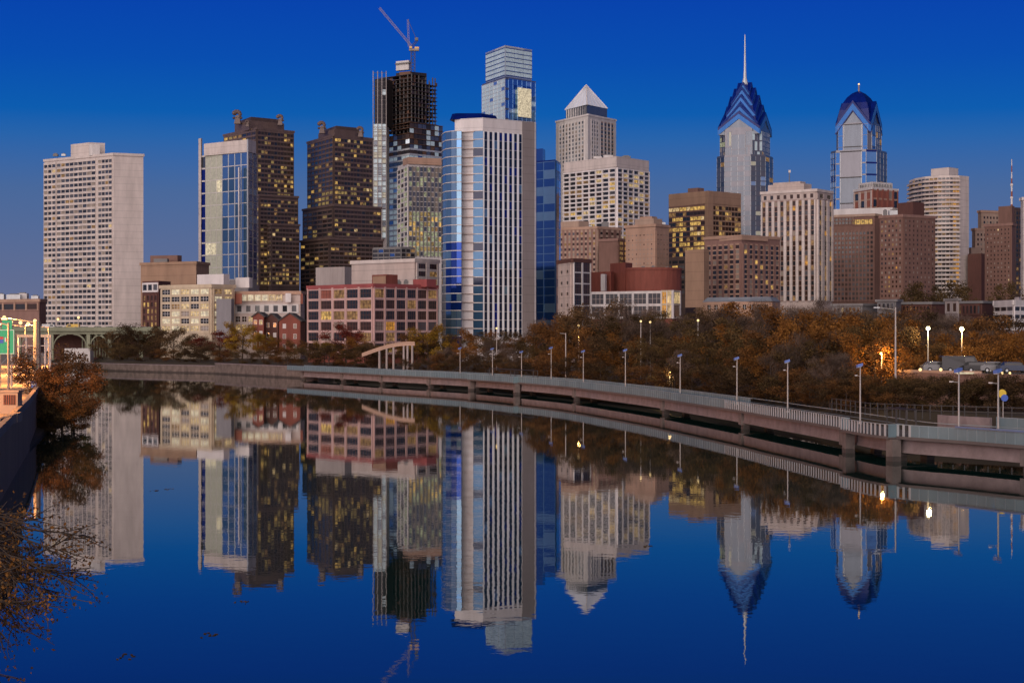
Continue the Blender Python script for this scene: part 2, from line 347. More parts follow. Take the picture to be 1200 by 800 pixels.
# highway on the west bank: raised roadway behind a retaining wall
HW = [(-25, 70), (-31.5, 105), (-39.4, 140), (-52, 195), (-66, 254), (-84, 330), (-107, 420), (-140, 545), (-162, 625)]
def offs(path, d):
    out = []; n = len(path)
    for i in range(n):
        a = Vector(path[max(i-1, 0)]); b = Vector(path[min(i+1, n-1)]); t = (b-a).normalized(); out.append((path[i][0]+t.y*d, path[i][1]-t.x*d))
    return out
def ribbon(m, a, b, z, mm):
    for i in range(len(a)-1): m.face([(*a[i], z), (*b[i], z), (*b[i+1], z), (*a[i+1], z)], mm)
def wallrib(m, a, b, z0, z1, mm, top=None):
    """a long upright slab between two parallel paths"""
    for i in range(len(a)-1):
        A, B, C_, D_ = a[i], b[i], b[i+1], a[i+1]
        m.face([(*A, z0), (*D_, z0), (*D_, z1), (*A, z1)], mm); m.face([(*B, z0), (*B, z1), (*C_, z1), (*C_, z0)], mm); m.face([(*A, z1), (*D_, z1), (*C_, z1), (*B, z1)], top or mm)
        m.face([(*A, z0), (*B, z0), (*C_, z0), (*D_, z0)], mm)
    for k in (0, -1): m.face([(*a[k], z0), (*a[k], z1), (*b[k], z1), (*b[k], z0)], mm)
m = MB(); ribbon(m, offs(HW, -.4), offs(HW, -60), 5.0, 'concrete_road'); tag(m.build('highway'), kind='structure')
m = MB()
for d in (-4, -7.6, -11.2, -14.8): ribbon(m, offs(HW, d), offs(HW, d-.18), 5.006, 'paint_line')
tag(m.build('road_markings'), kind='structure')
r = empty('retaining_wall', (HW[3][0], HW[3][1], 0)); tag(r, 'long concrete retaining wall with a lit parapet between the orange highway and river', 'retaining wall')
part(r, 'wall_face', lambda m: wallrib(m, offs(HW, 0), offs(HW, -.4), -1, 5.0, 'retaining_side'))
part(r, 'parapet', lambda m: wallrib(m, offs(HW, .12), offs(HW, -.35), 5.004, 5.75, 'retaining'))
# stone quay on the far east bank
QW = [P(100, 608), P(170, 580), P(253, 557), P(252, 556), P(337, 509), P(390, 486)]
r = empty('quay_wall', (*QW[2], 0)); tag(r, 'low grey stone quay wall at the far water edge beside the boardwalk end', 'quay wall')
part(r, 'wall', lambda m: wallrib(m, QW[:3], offs(QW[:3], -1.2), -1, 2.2, 'quay_stone'))
part(r, 'wall', lambda m: wallrib(m, QW[3:], offs(QW[3:], -1.2), -1, 3.0, 'quay_stone'))
part(r, 'coping', lambda m: wallrib(m, offs(QW[:3], .15), offs(QW[:3], -1.4), 2.203, 2.5, 'concrete_girder'))
part(r, 'coping', lambda m: wallrib(m, offs(QW[3:], .15), offs(QW[3:], -1.4), 3.003, 3.3, 'concrete_girder'))

# ------------------------------------------------------------------ buildings
WD = (('win_dark', 6), ('win_grey', 2), ('win_curtain', 1.2), ('win_gloss', 2))
WLEFT = (('win_dark', 6), ('win_grey', 3), ('win_curtain', 2.2), ('win_gloss', 3), ('lit_dim', .5), ('lit_warm', .22))
WBR = (('win_brown', 5), ('win_dark', 3), ('win_grey', 1), ('lit_dim', 1.2), ('lit_warm', .25))
WOFF = (('win_dark', 5), ('win_brown', 2), ('lit_dim', 2.5), ('lit_yellow', 2.6), ('lit_warm', .8))

# far left pale slab tower
b = bld('concrete_tower', 'tall pale concrete slab tower at far left with a blank right end wall', 'apartment tower', (52, 914, 133, 880, 168, 886), yt=180, wall='pink_white', cop='pink_white', anchor='pale slab tower',
    fac={0: [fs(3, 31, 185, 382, 0, .18, pw=.14, sh=.42, dp=.5, ds=.42, win=WLEFT, mode='band', wn='window_band'), fs(9, 31, 185, 382, .19, .755, pw=.10, sh=.42, dp=.35, ds=.42, win=WLEFT, mode='band', wn='window_band'), fs(4, 31, 185, 382, .79, .985, pw=.10, sh=.42, dp=.35, ds=.42, win=WLEFT, mode='band', wn='window_band')]})
part(b, 'penthouse', lambda m: blk(m, (83, 903, 104, 893, 123, 896), 167, 182, 'pink_white'))
part(b, 'penthouse', lambda m: blk(m, (104.5, 890, 108, 889, 117, 890), 169, 182, 'pale_stone'))
units(b, 60, 80, 905, 182, 2, 3, h=(.8, 1.5), w=(1, 2.5))
# tan flat block behind
b = bld('warehouse', 'plain tan windowless block with a small roof box behind the cream offices', 'warehouse', (165, 830, 230, 812, 245, 830), yt=307, wall='tan', cop='tan')
part(b, 'roof_box', lambda m: blk(m, (176, 835, 208, 830, 213, 834), 299, 309, 'brick_brown'))
part(b, 'roof_box', lambda m: blk(m, (180, 826, 196, 825, 198, 828), 303, 309, 'mid_grey'))
bld('brick_warehouse', 'narrow dark brick block with white top storey right of the pale tower', 'warehouse', (167, 720, 186, 712, 200, 722), yt=329, wall='brick_dark',
    fac={0: [fs(3, 1, 332, 341, .02, .98, pw=.22, sh=.25, dp=.35, ds=.33, win=WD, pm='white_paint', sm='white_paint'), fs(4, 5, 345, 384, .04, .96, pw=.4, sh=.35, win=(('win_brown', 3), ('lit_dim', 2), ('lit_yellow', 1.6)))]})
# cream office block and its long low wing
CRW = (('lit_warm', 3.5), ('lit_pale', 3), ('lit_dim', 1.2), ('win_curtain', 1.5), ('win_dark', .8))
b = bld('office_block', 'cream office block with rows of brightly lit windows right of the pale tower', 'office block', (188, 668, 248, 650, 275, 660), yt=334, wall='cream', cop='cream', anchor='cream lit office block',
    fac={0: fs(5, 6, 337, 389, .03, .97, pw=.16, sh=.34, dp=.32, ds=.25, win=CRW, mul=2, fr='pale_stone', lit=lambda i, j: 'win_dark' if j == 1 or (i == 0 and j < 4) else None),
         1: fs(2, 6, 337, 389, .05, .9, pw=.25, sh=.36, win=CRW, mul=1, fr='pale_stone')})
part(b, 'roof_box', lambda m: blk(m, (231, 664, 262, 656, 269, 660), 321, 336, 'white_paint')); part(b, 'roof_box', lambda m: blk(m, (276, 664, 292, 660, 296, 663), 325, 337, 'white_paint'))
part(b, 'stair_tower', lambda m: blk(m, (253.5, 640, 271, 634, 274.5, 638), 350, 397, 'grey_blank'))
b = bld('long_office', 'low office wing with red end panels and one strip of lit windows', 'office block', (274, 664, 352, 656, 357, 664), yt=342, wall='pink_concrete', cop='peach',
    fac={0: [fs(6, 1, 343, 352.5, .10, .74, pw=.22, sh=.12, dp=.3, ds=.2, win=(('lit_pale', 2), ('lit_warm', 3), ('win_curtain', 1)), pm='cream', mul=2, fr='pale_stone'),
             fs(7, 1, 357, 366, .02, .98, pw=.5, sh=.2, dp=.35, ds=.25, win=(('win_dark', 3), ('win_grey', 2)), pm='pale_stone', sm='pale_stone'), fs(5, 2, 369, 388, .02, .5, pw=.3, sh=.35, win=(('win_curtain', 2), ('lit_warm', 1.5), ('win_brown', 2)), mul=1, fr='pale_stone')]})
def rp(m):
    for a, c in ((275, 283.5), (340.5, 355)):
        (x0, y0), (x1, y1) = P(a, 661.5), P(c, 654.6); m.box((x0, y0, Z(356, 656)), (x1-x0, y1-y0, 0), (0, .5, 0), (0, 0, Z(344, 656)-Z(356, 656)), 'copper_red')
part(b, 'red_panel', rp)
def wp(m):
    (x0, y0), (x1, y1) = P(334.5, 655.5), P(341, 654.9); m.box((x0, y0, Z(354, 656)), (x1-x0, y1-y0, 0), (0, .5, 0), (0, 0, 3.2), 'white_paint'); m.box((x0+.7, y0-.08, Z(352.5, 656)), (.5, 0, 0), (0, .1, 0), (0, 0, 2), 'steel_dark')
part(b, 'white_panel', wp)
# dark red brick gabled houses in front
def gabled(px0, px1, D, y_e, y_r, yb, label, wallm='brick_red', seed=0):
    (x0, yy), (x1, _) = P(px0, D), P(px1, D); z0, ze, zr = Z(yb, D), Z(y_e, D), Z(y_r, D); dp = 14; rr = random.Random(seed)
    h = empty('brick_house', ((x0+x1)/2, D+dp/2, z0)); tag(h, label, 'house', 'red brick houses below the cream offices')
    def w(m):
        m.abox(x0, x1, D, D+dp, z0, ze, wallm)
        xm = (x0+x1)/2
        m.face([(x0, D, ze), (x1, D, ze), (xm, D, zr)], wallm); m.face([(x1, D+dp, ze), (x0, D+dp, ze), (xm, D+dp, zr)], wallm)
    part(h, 'wall', w)
    def rf(m):
        xm = (x0+x1)/2
        for s, xe in ((-1, x0-.4), (1, x1+.4)):
            a = Vector((xm, D-.4, zr+.1)); e = Vector((xe, D-.4, ze-.25)); m.box(a, e-a, (0, dp+.8, 0), Vector((s*.2, 0, .28)), 'roof_dark')
    part(h, 'roof', rf)
    n = max(2, int((x1-x0)/2.6)); fl = max(2, int((ze-z0)/3.1))
    for j in range(fl):
        for i in range(n):
            xc = x0+(x1-x0)*(i+.5)/n; zc = z0+(ze-z0)*(j+.5)/fl; mm = rr.choice(['win_dark', 'win_grey', 'white_paint', 'lit_warm', 'win_curtain', 'win_dark'])
            part(h, 'window', lambda m: (m.abox(xc-.55, xc+.55, D-.05, D+.05, zc-.8, zc+.8, 'white_paint'), m.abox(xc-.45, xc+.45, D-.09, D-.02, zc-.7, zc+.7, mm)))
gabled(296, 309, 607, 371, 366.5, 410, 'leftmost dark red brick gabled house under the cream office wing', seed=1)
gabled(310, 326, 612, 375, 368, 410, 'middle low dark red brick house with a dark roof under the cream office wing', 'brick_dark', seed=2)
gabled(327, 352, 604, 376, 367.5, 412, 'widest dark red brick house left of the red grid building', seed=3)
# glass tower with pink top
g = bld('glass_tower', 'slim blue glass tower with cream lit bays and a pink top band', 'office tower', (236.5, 1012, 291, 985, 301, 1000), yt=177, wall='grey_concrete', anchor='pink topped glass tower',
    fac={0: [fs(1, 10, 178, 327, 0, .08, pw=0, sh=.12, dp=.2, ds=.3, win=(('glass_navy', 2), ('win_gloss', 1)), sm='pale_stone', mode='band', wn='glass_band'),
             fs(3, 10, 178, 327, .085, .445, pw=.05, sh=.06, dp=.25, ds=.2, win=(('lit_bay', 6), ('lit_pale', .35)), pm='pale_stone', sm='pale_stone', mode='band', wn='glass_band'),
             fs(4, 10, 178, 327, .45, .99, pw=.10, sh=.06, dp=.3, ds=.2, win=(('glass_blue', 6), ('glass_mid', 2.5)), pm='steel_white', sm='pale_stone', mode='band', wn='glass_band')],
         1: fs(2, 18, 178, 327, 0, 1, pw=.10, sh=.12, win=(('glass_navy', 3), ('glass_deep', 2)), pm='grey_concrete', sm='grey_concrete', mode='band', wn='glass_band')})
part(g, 'top_band', lambda m: blk(m, (239, 1008, 291.4, 984, 300, 996), 163.5, 178, 'pink_white', DF=985))
part(g, 'corner_pier', lambda m: blk(m, (232.6, 1013, 235.6, 1011, 237, 1014), 162, 330, 'pink_white')); part(g, 'corner_pier', lambda m: blk(m, (289.3, 984, 290.6, 983, 291.2, 984), 163, 326, 'steel_white'))
part(g, 'vent_mast', lambda m: blk(m, (279, 986, 280.3, 985.4, 281, 987), 196, 326, 'white_paint'))
# the two dark stone towers
def dtower(label, c, yt, tiers, crown, orn, anchor, nb, nf, yb):
    lit = lambda i, j: R.choice(['win_brown', 'win_stone', 'win_stone', 'win_dark']) if R.random() < (.72 if j < nf*.35 else .22) else None
    def F2(a, d, f, y0, y1, n0, n1):
        w = (('lit_yellow', 1.5), ('lit_olive', 6), ('lit_dim', 2), ('win_brown', 2.5), ('lit_warm', .4), ('win_stone', 2))
        return {0: fs(n0, f, y0, y1, .02, .98, pw=.16, sh=.40, dp=.3, ds=.4, win=w, mode='band', wn='window_band', lit=lit, sm='dark_stone_trim'), 1: fs(n1, f, y0, y1, .02, .98, pw=.16, sh=.40, dp=.3, ds=.4, win=w, mode='band', wn='window_band', lit=lit, sm='dark_stone_trim')}
    tl = [dict(c=t[0], yt=t[1], fac=F2(0, 0, int(t[2]*1.25), t[1]+5, yb, t[3]+1, t[4]+3), wall='dark_stone', cop='dark_stone_trim') for t in tiers]
    t = bld('dark_tower', label, 'office tower', c, yt=yt, wall='dark_stone', cop='dark_stone_trim', anchor=anchor, fac=F2(0, 0, nf+6, yt+3, yb, nb[0]+2, nb[1]+4), tiers=tl)
    part(t, 'crown', lambda m: (blk(m, crown[0], crown[1], crown[2], 'dark_stone_trim'), blk(m, crown[3], crown[4], crown[5], 'dark_stone')))
    for px, D, y, s in orn:
        def f(m):
            x, yy = P(px, D); z = Z(y, D); h = 6.5*s
            m.prism([(x-1.6*s, yy-1.6*s), (x+1.6*s, yy-1.6*s), (x+1.6*s, yy+1.6*s), (x-1.6*s, yy+1.6*s)], z-h, z-h*.35, 'dark_stone_trim', poly2=[(x-.9*s, yy-.9*s), (x+.9*s, yy-.9*s), (x+.9*s, yy+.9*s), (x-.9*s, yy+.9*s)])
            for k in range(7):
                a = -1+k*.62; m.ball((x+math.sin(a)*1.5*s-.3*s, yy, z-h*.28+math.cos(a)*1.4*s), 1.25*s*(1-.06*k), 'dark_stone_trim', 8, 5)
            for k in range(4): m.ball((x+(k-1.5)*1.2*s, yy-.6*s, z-h*.55), .7*s, 'dark_stone', 6, 4)
        part(t, 'corner_ornament', f)
dtower('dark stone tower with curled roof ornaments behind the pink topped glass tower', (262, 1135, 301, 1095, 344.5, 1115), 150,
       [((278, 1120, 304, 1086, 349.5, 1104), 228, 17, 4, 8), ((314, 1090, 318, 1078, 351, 1090), 262, 11, 1, 5)], ((275, 1125, 292, 1100, 333, 1118), 141, 152, (281, 1128, 294, 1106, 328, 1120), 137, 142),
       [(278.5, 1112, 130, 1.25), (328.5, 1108, 135, .95), (290, 1095, 141, .6)], 'left dark stone tower', (5, 7), 27, 334)
dtower('dark stone tower with ornate crown and yellow windows left of the unfinished tower', (360, 1150, 391, 1105, 437, 1128), 158,
       [((354.5, 1140, 390.5, 1096, 447, 1120), 240, 15, 5, 9), ((352, 1120, 386, 1084, 449, 1106), 279, 9, 5, 9)], ((373, 1140, 392, 1112, 426, 1130), 151, 160, (379, 1142, 394, 1118, 421, 1130), 147.5, 152),
       [(377.5, 1122, 143, 1.1), (422.5, 1120, 149, .95)], 'right dark stone tower', (5, 8), 26, 340)
# yellow lit office tower
b = bld('office_tower', 'pale ribbed office tower glowing yellow beside the wide blue glass tower', 'office tower', (466, 930, 478, 905, 522, 915), yt=190, wall='pale_stone', anchor='yellow ribbed office tower',
    fac={0: fs(3, 18, 195, 300, pw=.14, sh=.3, win=(('win_grey', 2), ('lit_green', 2), ('win_dark', 2)), mode='band', wn='window_band'),
         1: fs(10, 18, 195, 300, .01, .99, pw=.26, sh=.12, dp=.6, ds=.2, win=(('lit_green', 3), ('lit_dim', 1), ('win_grey', 2), ('glass_silver', 2)), mode='strip', wn='window_strip', pm='mid_grey', sm='pale_stone', lit=lambda i, j: (R.choice(['lit_olive', 'lit_green', 'lit_yellow', 'lit_green']) if R.random() < .85 else None) if j > 8 else R.choice(['win_grey', 'glass_silver', 'lit_green', 'glass_grey', 'win_curtain']))})
part(b, 'roof_band', lambda m: blk(m, (472, 915, 478.5, 904, 520, 913), 184, 192, 'peach'))
# red brick grid building
RG = (('win_brown', 5), ('win_dark', 3.5), ('win_grey', 1), ('lit_dim', 1.6), ('lit_amber', .35), ('lit_yellow', .25), ('win_curtain', .5), ('copper_red', .6))
b = bld('brick_factory', 'broad red brick building with white framed grid of dark windows behind the bank trees', 'factory building', (361, 588, 437.5, 560, 512, 582), yt=333.5, wall='brick_red', cop='red_trim', anchor='red grid building',
    fac={0: fs(5, 6, 337, 414, 0, 1, pw=.15, sh=.22, dp=.45, ds=.34, win=RG, mul=3, fr='brick_dark', pm='pink_frame', sm='pink_frame'),
         1: fs(6, 6, 337, 414, 0, 1, pw=.15, sh=.22, dp=.45, ds=.34, win=RG, mul=3, fr='brick_dark', pm='pink_frame', sm='pink_frame')})
part(b, 'penthouse', lambda m: blk(m, (370, 600, 404, 592, 412, 596), 312.5, 337, 'grey_concrete')); 
def ribs(m):
    for k in range(17):
        (x, y), _ = P(370.5+2*k, 600-8*k/17), 0; m.abox(x, x+.22, y-.14, y, Z(336, 595), Z(313.5, 595), 'pale_stone')
part(b, 'cladding_rib', ribs)
part(b, 'roof_box', lambda m: (blk(m, (436, 572, 453, 566, 466, 570), 321.5, 336, 'brick_red'), blk(m, (437, 571.6, 452, 565.6, 452.3, 566), 323, 336, 'tan')))
part(b, 'roof_box', lambda m: blk(m, (484, 578, 500, 574, 511, 578), 327, 336, 'red_trim'))
units(b, 440, 482, 575, 332, 4, 9, h=(.8, 1.6), w=(1, 2.2))
bld('upper_warehouse', 'pink flat roofed block rising behind the red grid building', 'warehouse', (412, 650, 486, 628, 514, 640), yt=304, wall='pink_concrete', cop='pink_white',
    fac={1: fs(2, 3, 307, 334, .05, .98, pw=.3, sh=.35, dp=.4, win=WBR, mul=2, fr='brick_dark', pm='pink_white', sm='pink_white')})
bld('slate_block', 'small dark office block between dark tower and pink flat roofed block', 'office block', (437, 860, 470, 850, 486, 856), yt=289, wall='mid_grey', roof='roof_dark',
    fac={0: fs(5, 3, 291, 306, pw=.1, sh=.3, win=(('win_dark', 3), ('glass_deep', 1)), mode='band', wn='window_band'), 1: fs(3, 3, 291, 306, pw=.1, sh=.3, win=(('win_dark', 3), ('lit_dim', 1)), mode='band', wn='window_band')})
# wide blue glass tower
GB = (('glass_teal', 9), ('glass_blue', 1.5)); nfl = 24
FIN = (('glass_ink', 7), ('glass_navy', 1.2), ('glass_teal', .5))
b = bld('apartment_tower', 'wide blue glass apartment tower with white vertical fins and pink corner pier in the middle', 'apartment tower', (533, 604, 566, 600, 628, 613), yt=138, wall='tower_white', anchor='wide blue glass tower',
    fac={0: [fs(1, nfl, 153, 395, .66, 1.0, pw=0, sh=.10, dp=.3, ds=.25, win=(('glass_mid', 5), ('glass_ink', .8)), sm='pale_stone', mode='band', wn='glass_band')],
         1: [fs(8, 24, 154, 395, 0, .742, pw=.38, sh=.06, dp=.3, ds=.10, win=FIN, pm='fin_white', sm='pale_stone', mode='strip', wn='window_strip')]})
part(b, 'shear_wall', lambda m: blk(m, (612, 609.0, 626, 612.0, 628.4, 618), 143, 400, 'brown_wall', DF=611))
def bay(D0, pxs, ds):  return [P(p, d) for p, d in zip(pxs, ds)]
ring = bay(0, (518, 519.5, 523, 529, 535, 541, 541, 522), (614, 608, 603, 600.5, 599.4, 599, 612, 622))
part(b, 'bay_core', lambda m: m.prism(ring, 2, Z(154, 600), 'glass_navy', 'roof_dark'))
rin = ring[:6]
for j in range(nfl):
    v0, v1 = Z(394-j*10, 600)+.25, Z(384-j*10, 600)-.05
    def f(m):
        for i in range(5):
            a, c = Vector(rin[i]), Vector(rin[i+1]); d = (c-a).normalized(); nn = Vector((d.y, -d.x)); mm = pick(GB)
            if j < 11 and j > 2 and i > 1 and R.random() < .75: mm = 'glass_royal'
            m.box((*(a+d*.06), v0), (*(d*((c-a).length-.12)), 0), (*(nn*.15), 0), (0, 0, v1-v0), mm)
    part(b, 'glass_band', f)
part(b, 'floor_edge', lambda m: [m.prism(offs(rin, .3)+[ring[6], ring[7]], Z(394-j*10, 600)-.05, Z(394-j*10, 600)+.22, 'pale_stone') for j in range(nfl+1)])
def pierl(m):
    for j in range(nfl+1):
        (x0, y0), (x1, y1) = P(540.6, 602.7), P(555.5, 600.9); m.box((x0, y0-.2, Z(394-j*10, 600)-.07), (x1-x0, y1-y0, 0), (0, .6, 0), (0, 0, .2), 'pink_concrete')
part(b, 'floor_edge', pierl)
def rf(m):
    a = bay(0, (527, 531, 566, 585, 583, 548), (606.5, 603, 603.5, 613, 628, 630)); t = bay(0, (530, 535, 564, 581, 580, 549), (609, 607, 607, 614, 625, 627))
    m.prism(a, Z(138.5, 600), Z(132, 605), 'glass_navy', 'glass_navy', t)
part(b, 'mechanical_roof', rf)
w_ = fs(2, 21, 189, 395, .0, 1., pw=.05, sh=.08, dp=.2, ds=.14, win=(('glass_deep', 6), ('glass_teal', 1)), pm='glass_teal', sm='glass_teal', mode='band', wn='glass_band')
b = bld('blue_wing', 'deep blue glass apartment slab close behind the right side of the wide blue tower', 'apartment tower', (624, 660, 651, 652, 656, 664), yt=187, wall='glass_navy', fac={0: w_, 1: fs(1, 21, 189, 395, 0, 1, pw=.1, sh=.07, win=(('glass_deep', 3), ('glass_navy', 2)), mode='band', pm='glass_deep', sm='glass_deep', wn='glass_band')})
part(b, 'roof_box', lambda m: blk(m, (622, 664, 636, 660, 639, 666), 174, 190, 'glass_deep'))
# ---- tower under construction with its crane
D = 1500
ct = empty('unfinished_tower', (*P(480, D), 3)); tag(ct, 'tall tower under construction with open dark floors above pale glass cladding', 'skyscraper'); ANCH.append((437, 466, 'tower under construction'))
def quadp(xl, dl, xf, df, xr, dr):
    a, b, c = P(xl, dl), P(xf, df), P(xr, dr); return [a, b, c, (a[0]+c[0]-b[0], a[1]+c[1]-b[1])]
part(ct, 'core', lambda m: (m.prism(quadp(464, 1530, 480, 1520, 500, 1530), 3, Z(80, D), 'steel_dark')))
part(ct, 'core', lambda m: m.prism(quadp(468, 1508, 481, 1503, 483, 1506), Z(150, D), Z(83, D), 'rust_slab'))
part(ct, 'core_head', lambda m: (m.prism(quadp(464, 1515, 479, 1508, 481, 1512), Z(80, D), Z(69, D), 'pale_stone'), m.prism(quadp(463, 1514, 480, 1506, 482, 1511), Z(73, D), Z(71.5, D), 'mid_grey')))
fl = quadp(448.5, 1520, 482, 1490, 512.5, 1520)
for k in range(15):
    y = 88+k*4.6; q = fl if k > 1 else quadp(450, 1515, 482, 1492, 500, 1508)
    part(ct, 'floor_slab', lambda m: m.prism(q, Z(y+.75, D), Z(y, D), 'rust_slab' if k > 9 and k % 2 else ('dark_stone' if k % 3 else 'steel_dark')))
def cols(m):
    for (a, b), n in (((fl[0], fl[1]), 7), ((fl[1], fl[2]), 7), ((fl[2], fl[3]), 5), ((fl[3], fl[0]), 5)):
        for i in range(n):
            t = (i+.1)/n; x = a[0]+(b[0]-a[0])*t; yv = a[1]+(b[1]-a[1])*t; cx, cyy = (fl[0][0]+fl[2][0])/2, (fl[0][1]+fl[2][1])/2; x += (cx-x)*.06; yv += (cyy-yv)*.06
            m.abox(x-.5, x+.5, yv-.5, yv+.5, Z(156, D), Z(88+(4 if i % 2 else 0), D), 'steel_dark')
part(ct, 'column', cols)
def nets(m):
    r_ = random.Random(4)
    for k in range(60):
        e = r_.randrange(2); a, b = (fl[0], fl[1]) if e == 0 else (fl[1], fl[2]); t = r_.random()*.93; t2 = t+.07; j = r_.randrange(14); y = 88.9+j*4.6
        x0, y0 = a[0]+(b[0]-a[0])*t, a[1]+(b[1]-a[1])*t; x1, y1 = a[0]+(b[0]-a[0])*t2, a[1]+(b[1]-a[1])*t2
        m.box((x0, y0+.6, Z(y+3.6, D)), (x1-x0, y1-y0, 0), (0, .2, 0), (0, 0, 1.6+r_.random()), r_.choice(['steel_dark', 'dark_stone', 'rust_slab', 'steel_dark']))
part(ct, 'safety_screen', nets)
base = quadp(447, 1526, 480, 1484, 519, 1515)
part(ct, 'lower_core', lambda m: m.prism(quadp(448, 1532, 480, 1492, 518, 1522), 3, Z(157, D), 'steel_dark'))
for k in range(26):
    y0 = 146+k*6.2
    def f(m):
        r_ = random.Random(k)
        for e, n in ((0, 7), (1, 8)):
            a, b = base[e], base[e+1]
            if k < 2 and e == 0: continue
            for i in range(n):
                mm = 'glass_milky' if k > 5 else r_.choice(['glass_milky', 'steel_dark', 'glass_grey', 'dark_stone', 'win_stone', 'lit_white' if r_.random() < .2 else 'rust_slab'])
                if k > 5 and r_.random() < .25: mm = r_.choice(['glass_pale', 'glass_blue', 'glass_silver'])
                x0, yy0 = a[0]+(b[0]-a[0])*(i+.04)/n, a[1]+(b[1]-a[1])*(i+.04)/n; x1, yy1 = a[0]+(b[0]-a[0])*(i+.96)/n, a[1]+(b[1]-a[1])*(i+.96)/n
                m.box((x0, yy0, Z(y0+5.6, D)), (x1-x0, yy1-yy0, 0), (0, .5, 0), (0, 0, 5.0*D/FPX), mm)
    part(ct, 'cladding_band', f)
part(ct, 'floor_edge', lambda m: [m.prism(quadp(446.5, 1526, 480, 1483, 519.5, 1515), Z(146+k*6.2, D)-(.5 if k > 4 else .1), Z(146+k*6.2, D)+(.9 if k > 4 else .35), 'steel_white' if k > 4 else 'rust_slab') for k in range(27)])
def mast(m):
    for px in (437.2, 442.5, 447.5, 452.5):
        x, y = P(px, 1478); m.abox(x-.3, x+.3, y, y+.7, 3, Z(88, D), 'grey_concrete')
    for k in range(36):
        z = Z(90+k*5.2, D); (x0, y), (x1, _) = P(437.2, 1478), P(452.5, 1478); m.abox(x0, x1, y+.1, y+.6, z-.16, z+.16, 'grey_concrete' if k > 11 else 'steel_dark')
part(ct, 'hoist_frame', mast)
for k in range(28):
    y0 = 96+k*6.6
    def f(m):
        r_ = random.Random(k+70)
        for a, c in ((437.8, 442.2), (443, 447.2), (448, 452.2)):
            if k < 8 and r_.random() < .96: continue
            (x0, y), (x1, _) = P(a, 1479.2), P(c, 1479.2); m.abox(x0, x1, y, y+.3, Z(y0+5.8, D), Z(y0, D), r_.choice(['glass_milky', 'glass_milky', 'glass_milky', 'lit_bay' if k > 8 else 'glass_silver', 'glass_silver']))
    part(ct, 'side_glass', f)
part(ct, 'side_core', lambda m: (m.prism(quadp(437.6, 1490, 452, 1481, 456, 1500), 3, Z(150, D), 'grey_concrete'), m.prism(quadp(439, 1494, 451, 1486, 460, 1506), Z(149, D), Z(94, D), 'steel_dark')))
def beam(m, a, b, w, mm, n=8):
    """lattice boom: four chords with diagonals"""
    a, b = Vector(a), Vector(b); d = (b-a).normalized(); s = Vector((0, 1, 0)); t = d.cross(s).normalized(); s = t.cross(d)
    cs = [(s*i+t*j)*w/2 for i, j in ((-1, -1), (1, -1), (1, 1), (-1, 1))]
    for c in cs: m.tube(a+c, b+c, w*.11, w*.11, mm, 4)
    for k in range(n):
        p, q = a+(b-a)*k/n, a+(b-a)*(k+1)/n
        for i in range(4): m.tube(p+cs[i], q+cs[(i+1) % 4], w*.07, w*.07, mm, 4)
cr = empty('tower_crane', (*P(484, 1500), Z(84, D))); tag(cr, 'luffing tower crane with raised pale jib on top of the unfinished tower', 'crane')
X = lambda px, py: (P(px, 1500)[0], 1500, Z(py, D))
part(cr, 'mast', lambda m: beam(m, X(484, 84), X(484, 60), 3.2, 'steel_dark', 6)); part(cr, 'jib', lambda m: beam(m, X(482, 54), X(444.5, 9.5), 1.5, 'crane_white', 26))
part(cr, 'a_frame', lambda m: (beam(m, X(479, 55), X(478, 23), 1.2, 'crane_white', 9), m.tube(X(478, 23), X(488, 46), .25, .25, 'steel_dark', 4)))
part(cr, 'counter_jib', lambda m: (beam(m, X(483, 55), X(489, 47), 1.4, 'steel_dark', 4), m.abox(X(488, 0)[0]-1.2, X(488, 0)[0]+1.4, 1498.6, 1501.4, Z(48, D), Z(44.5, D), 'mid_grey')))
part(cr, 'machinery_deck', lambda m: (m.abox(X(479.5, 0)[0], X(491, 0)[0], 1498, 1502, Z(60, D), Z(57.5, D), 'crane_white'), m.abox(X(480, 0)[0], X(483, 0)[0], 1497, 1499.5, Z(57.5, D), Z(55, D), 'crane_cab'), m.abox(X(486, 0)[0], X(491, 0)[0], 1498.5, 1501.5, Z(57.5, D), Z(55.4, D), 'crane_cab')))
# ---- pale glass tower with set-back striped top
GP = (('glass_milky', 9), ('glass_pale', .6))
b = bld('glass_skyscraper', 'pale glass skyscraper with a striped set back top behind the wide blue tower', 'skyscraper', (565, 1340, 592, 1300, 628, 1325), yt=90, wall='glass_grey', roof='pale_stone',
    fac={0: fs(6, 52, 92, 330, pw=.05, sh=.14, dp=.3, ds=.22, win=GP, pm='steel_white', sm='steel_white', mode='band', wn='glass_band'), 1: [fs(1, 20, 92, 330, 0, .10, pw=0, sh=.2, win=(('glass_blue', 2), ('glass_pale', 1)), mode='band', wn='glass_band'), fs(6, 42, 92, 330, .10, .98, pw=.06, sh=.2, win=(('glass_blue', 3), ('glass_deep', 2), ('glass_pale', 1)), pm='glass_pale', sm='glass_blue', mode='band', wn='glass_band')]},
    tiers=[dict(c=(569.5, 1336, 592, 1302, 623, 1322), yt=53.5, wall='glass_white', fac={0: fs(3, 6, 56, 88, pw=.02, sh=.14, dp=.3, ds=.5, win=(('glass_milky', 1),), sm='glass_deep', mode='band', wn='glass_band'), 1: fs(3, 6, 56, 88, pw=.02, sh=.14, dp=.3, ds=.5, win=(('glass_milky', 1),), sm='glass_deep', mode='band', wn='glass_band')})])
part(b, 'glowing_panel', lambda m: m.box((*P(606.5, 1309.2), Z(136, 1306)), Vector((*P(622, 1320), 0))-Vector((*P(606.5, 1309.2), 0)), (.4, -.9, 0), (0, 0, 34*1306/FPX), 'lit_pale'))  # yellow lit rectangle on the glass, its brightness put in as emission
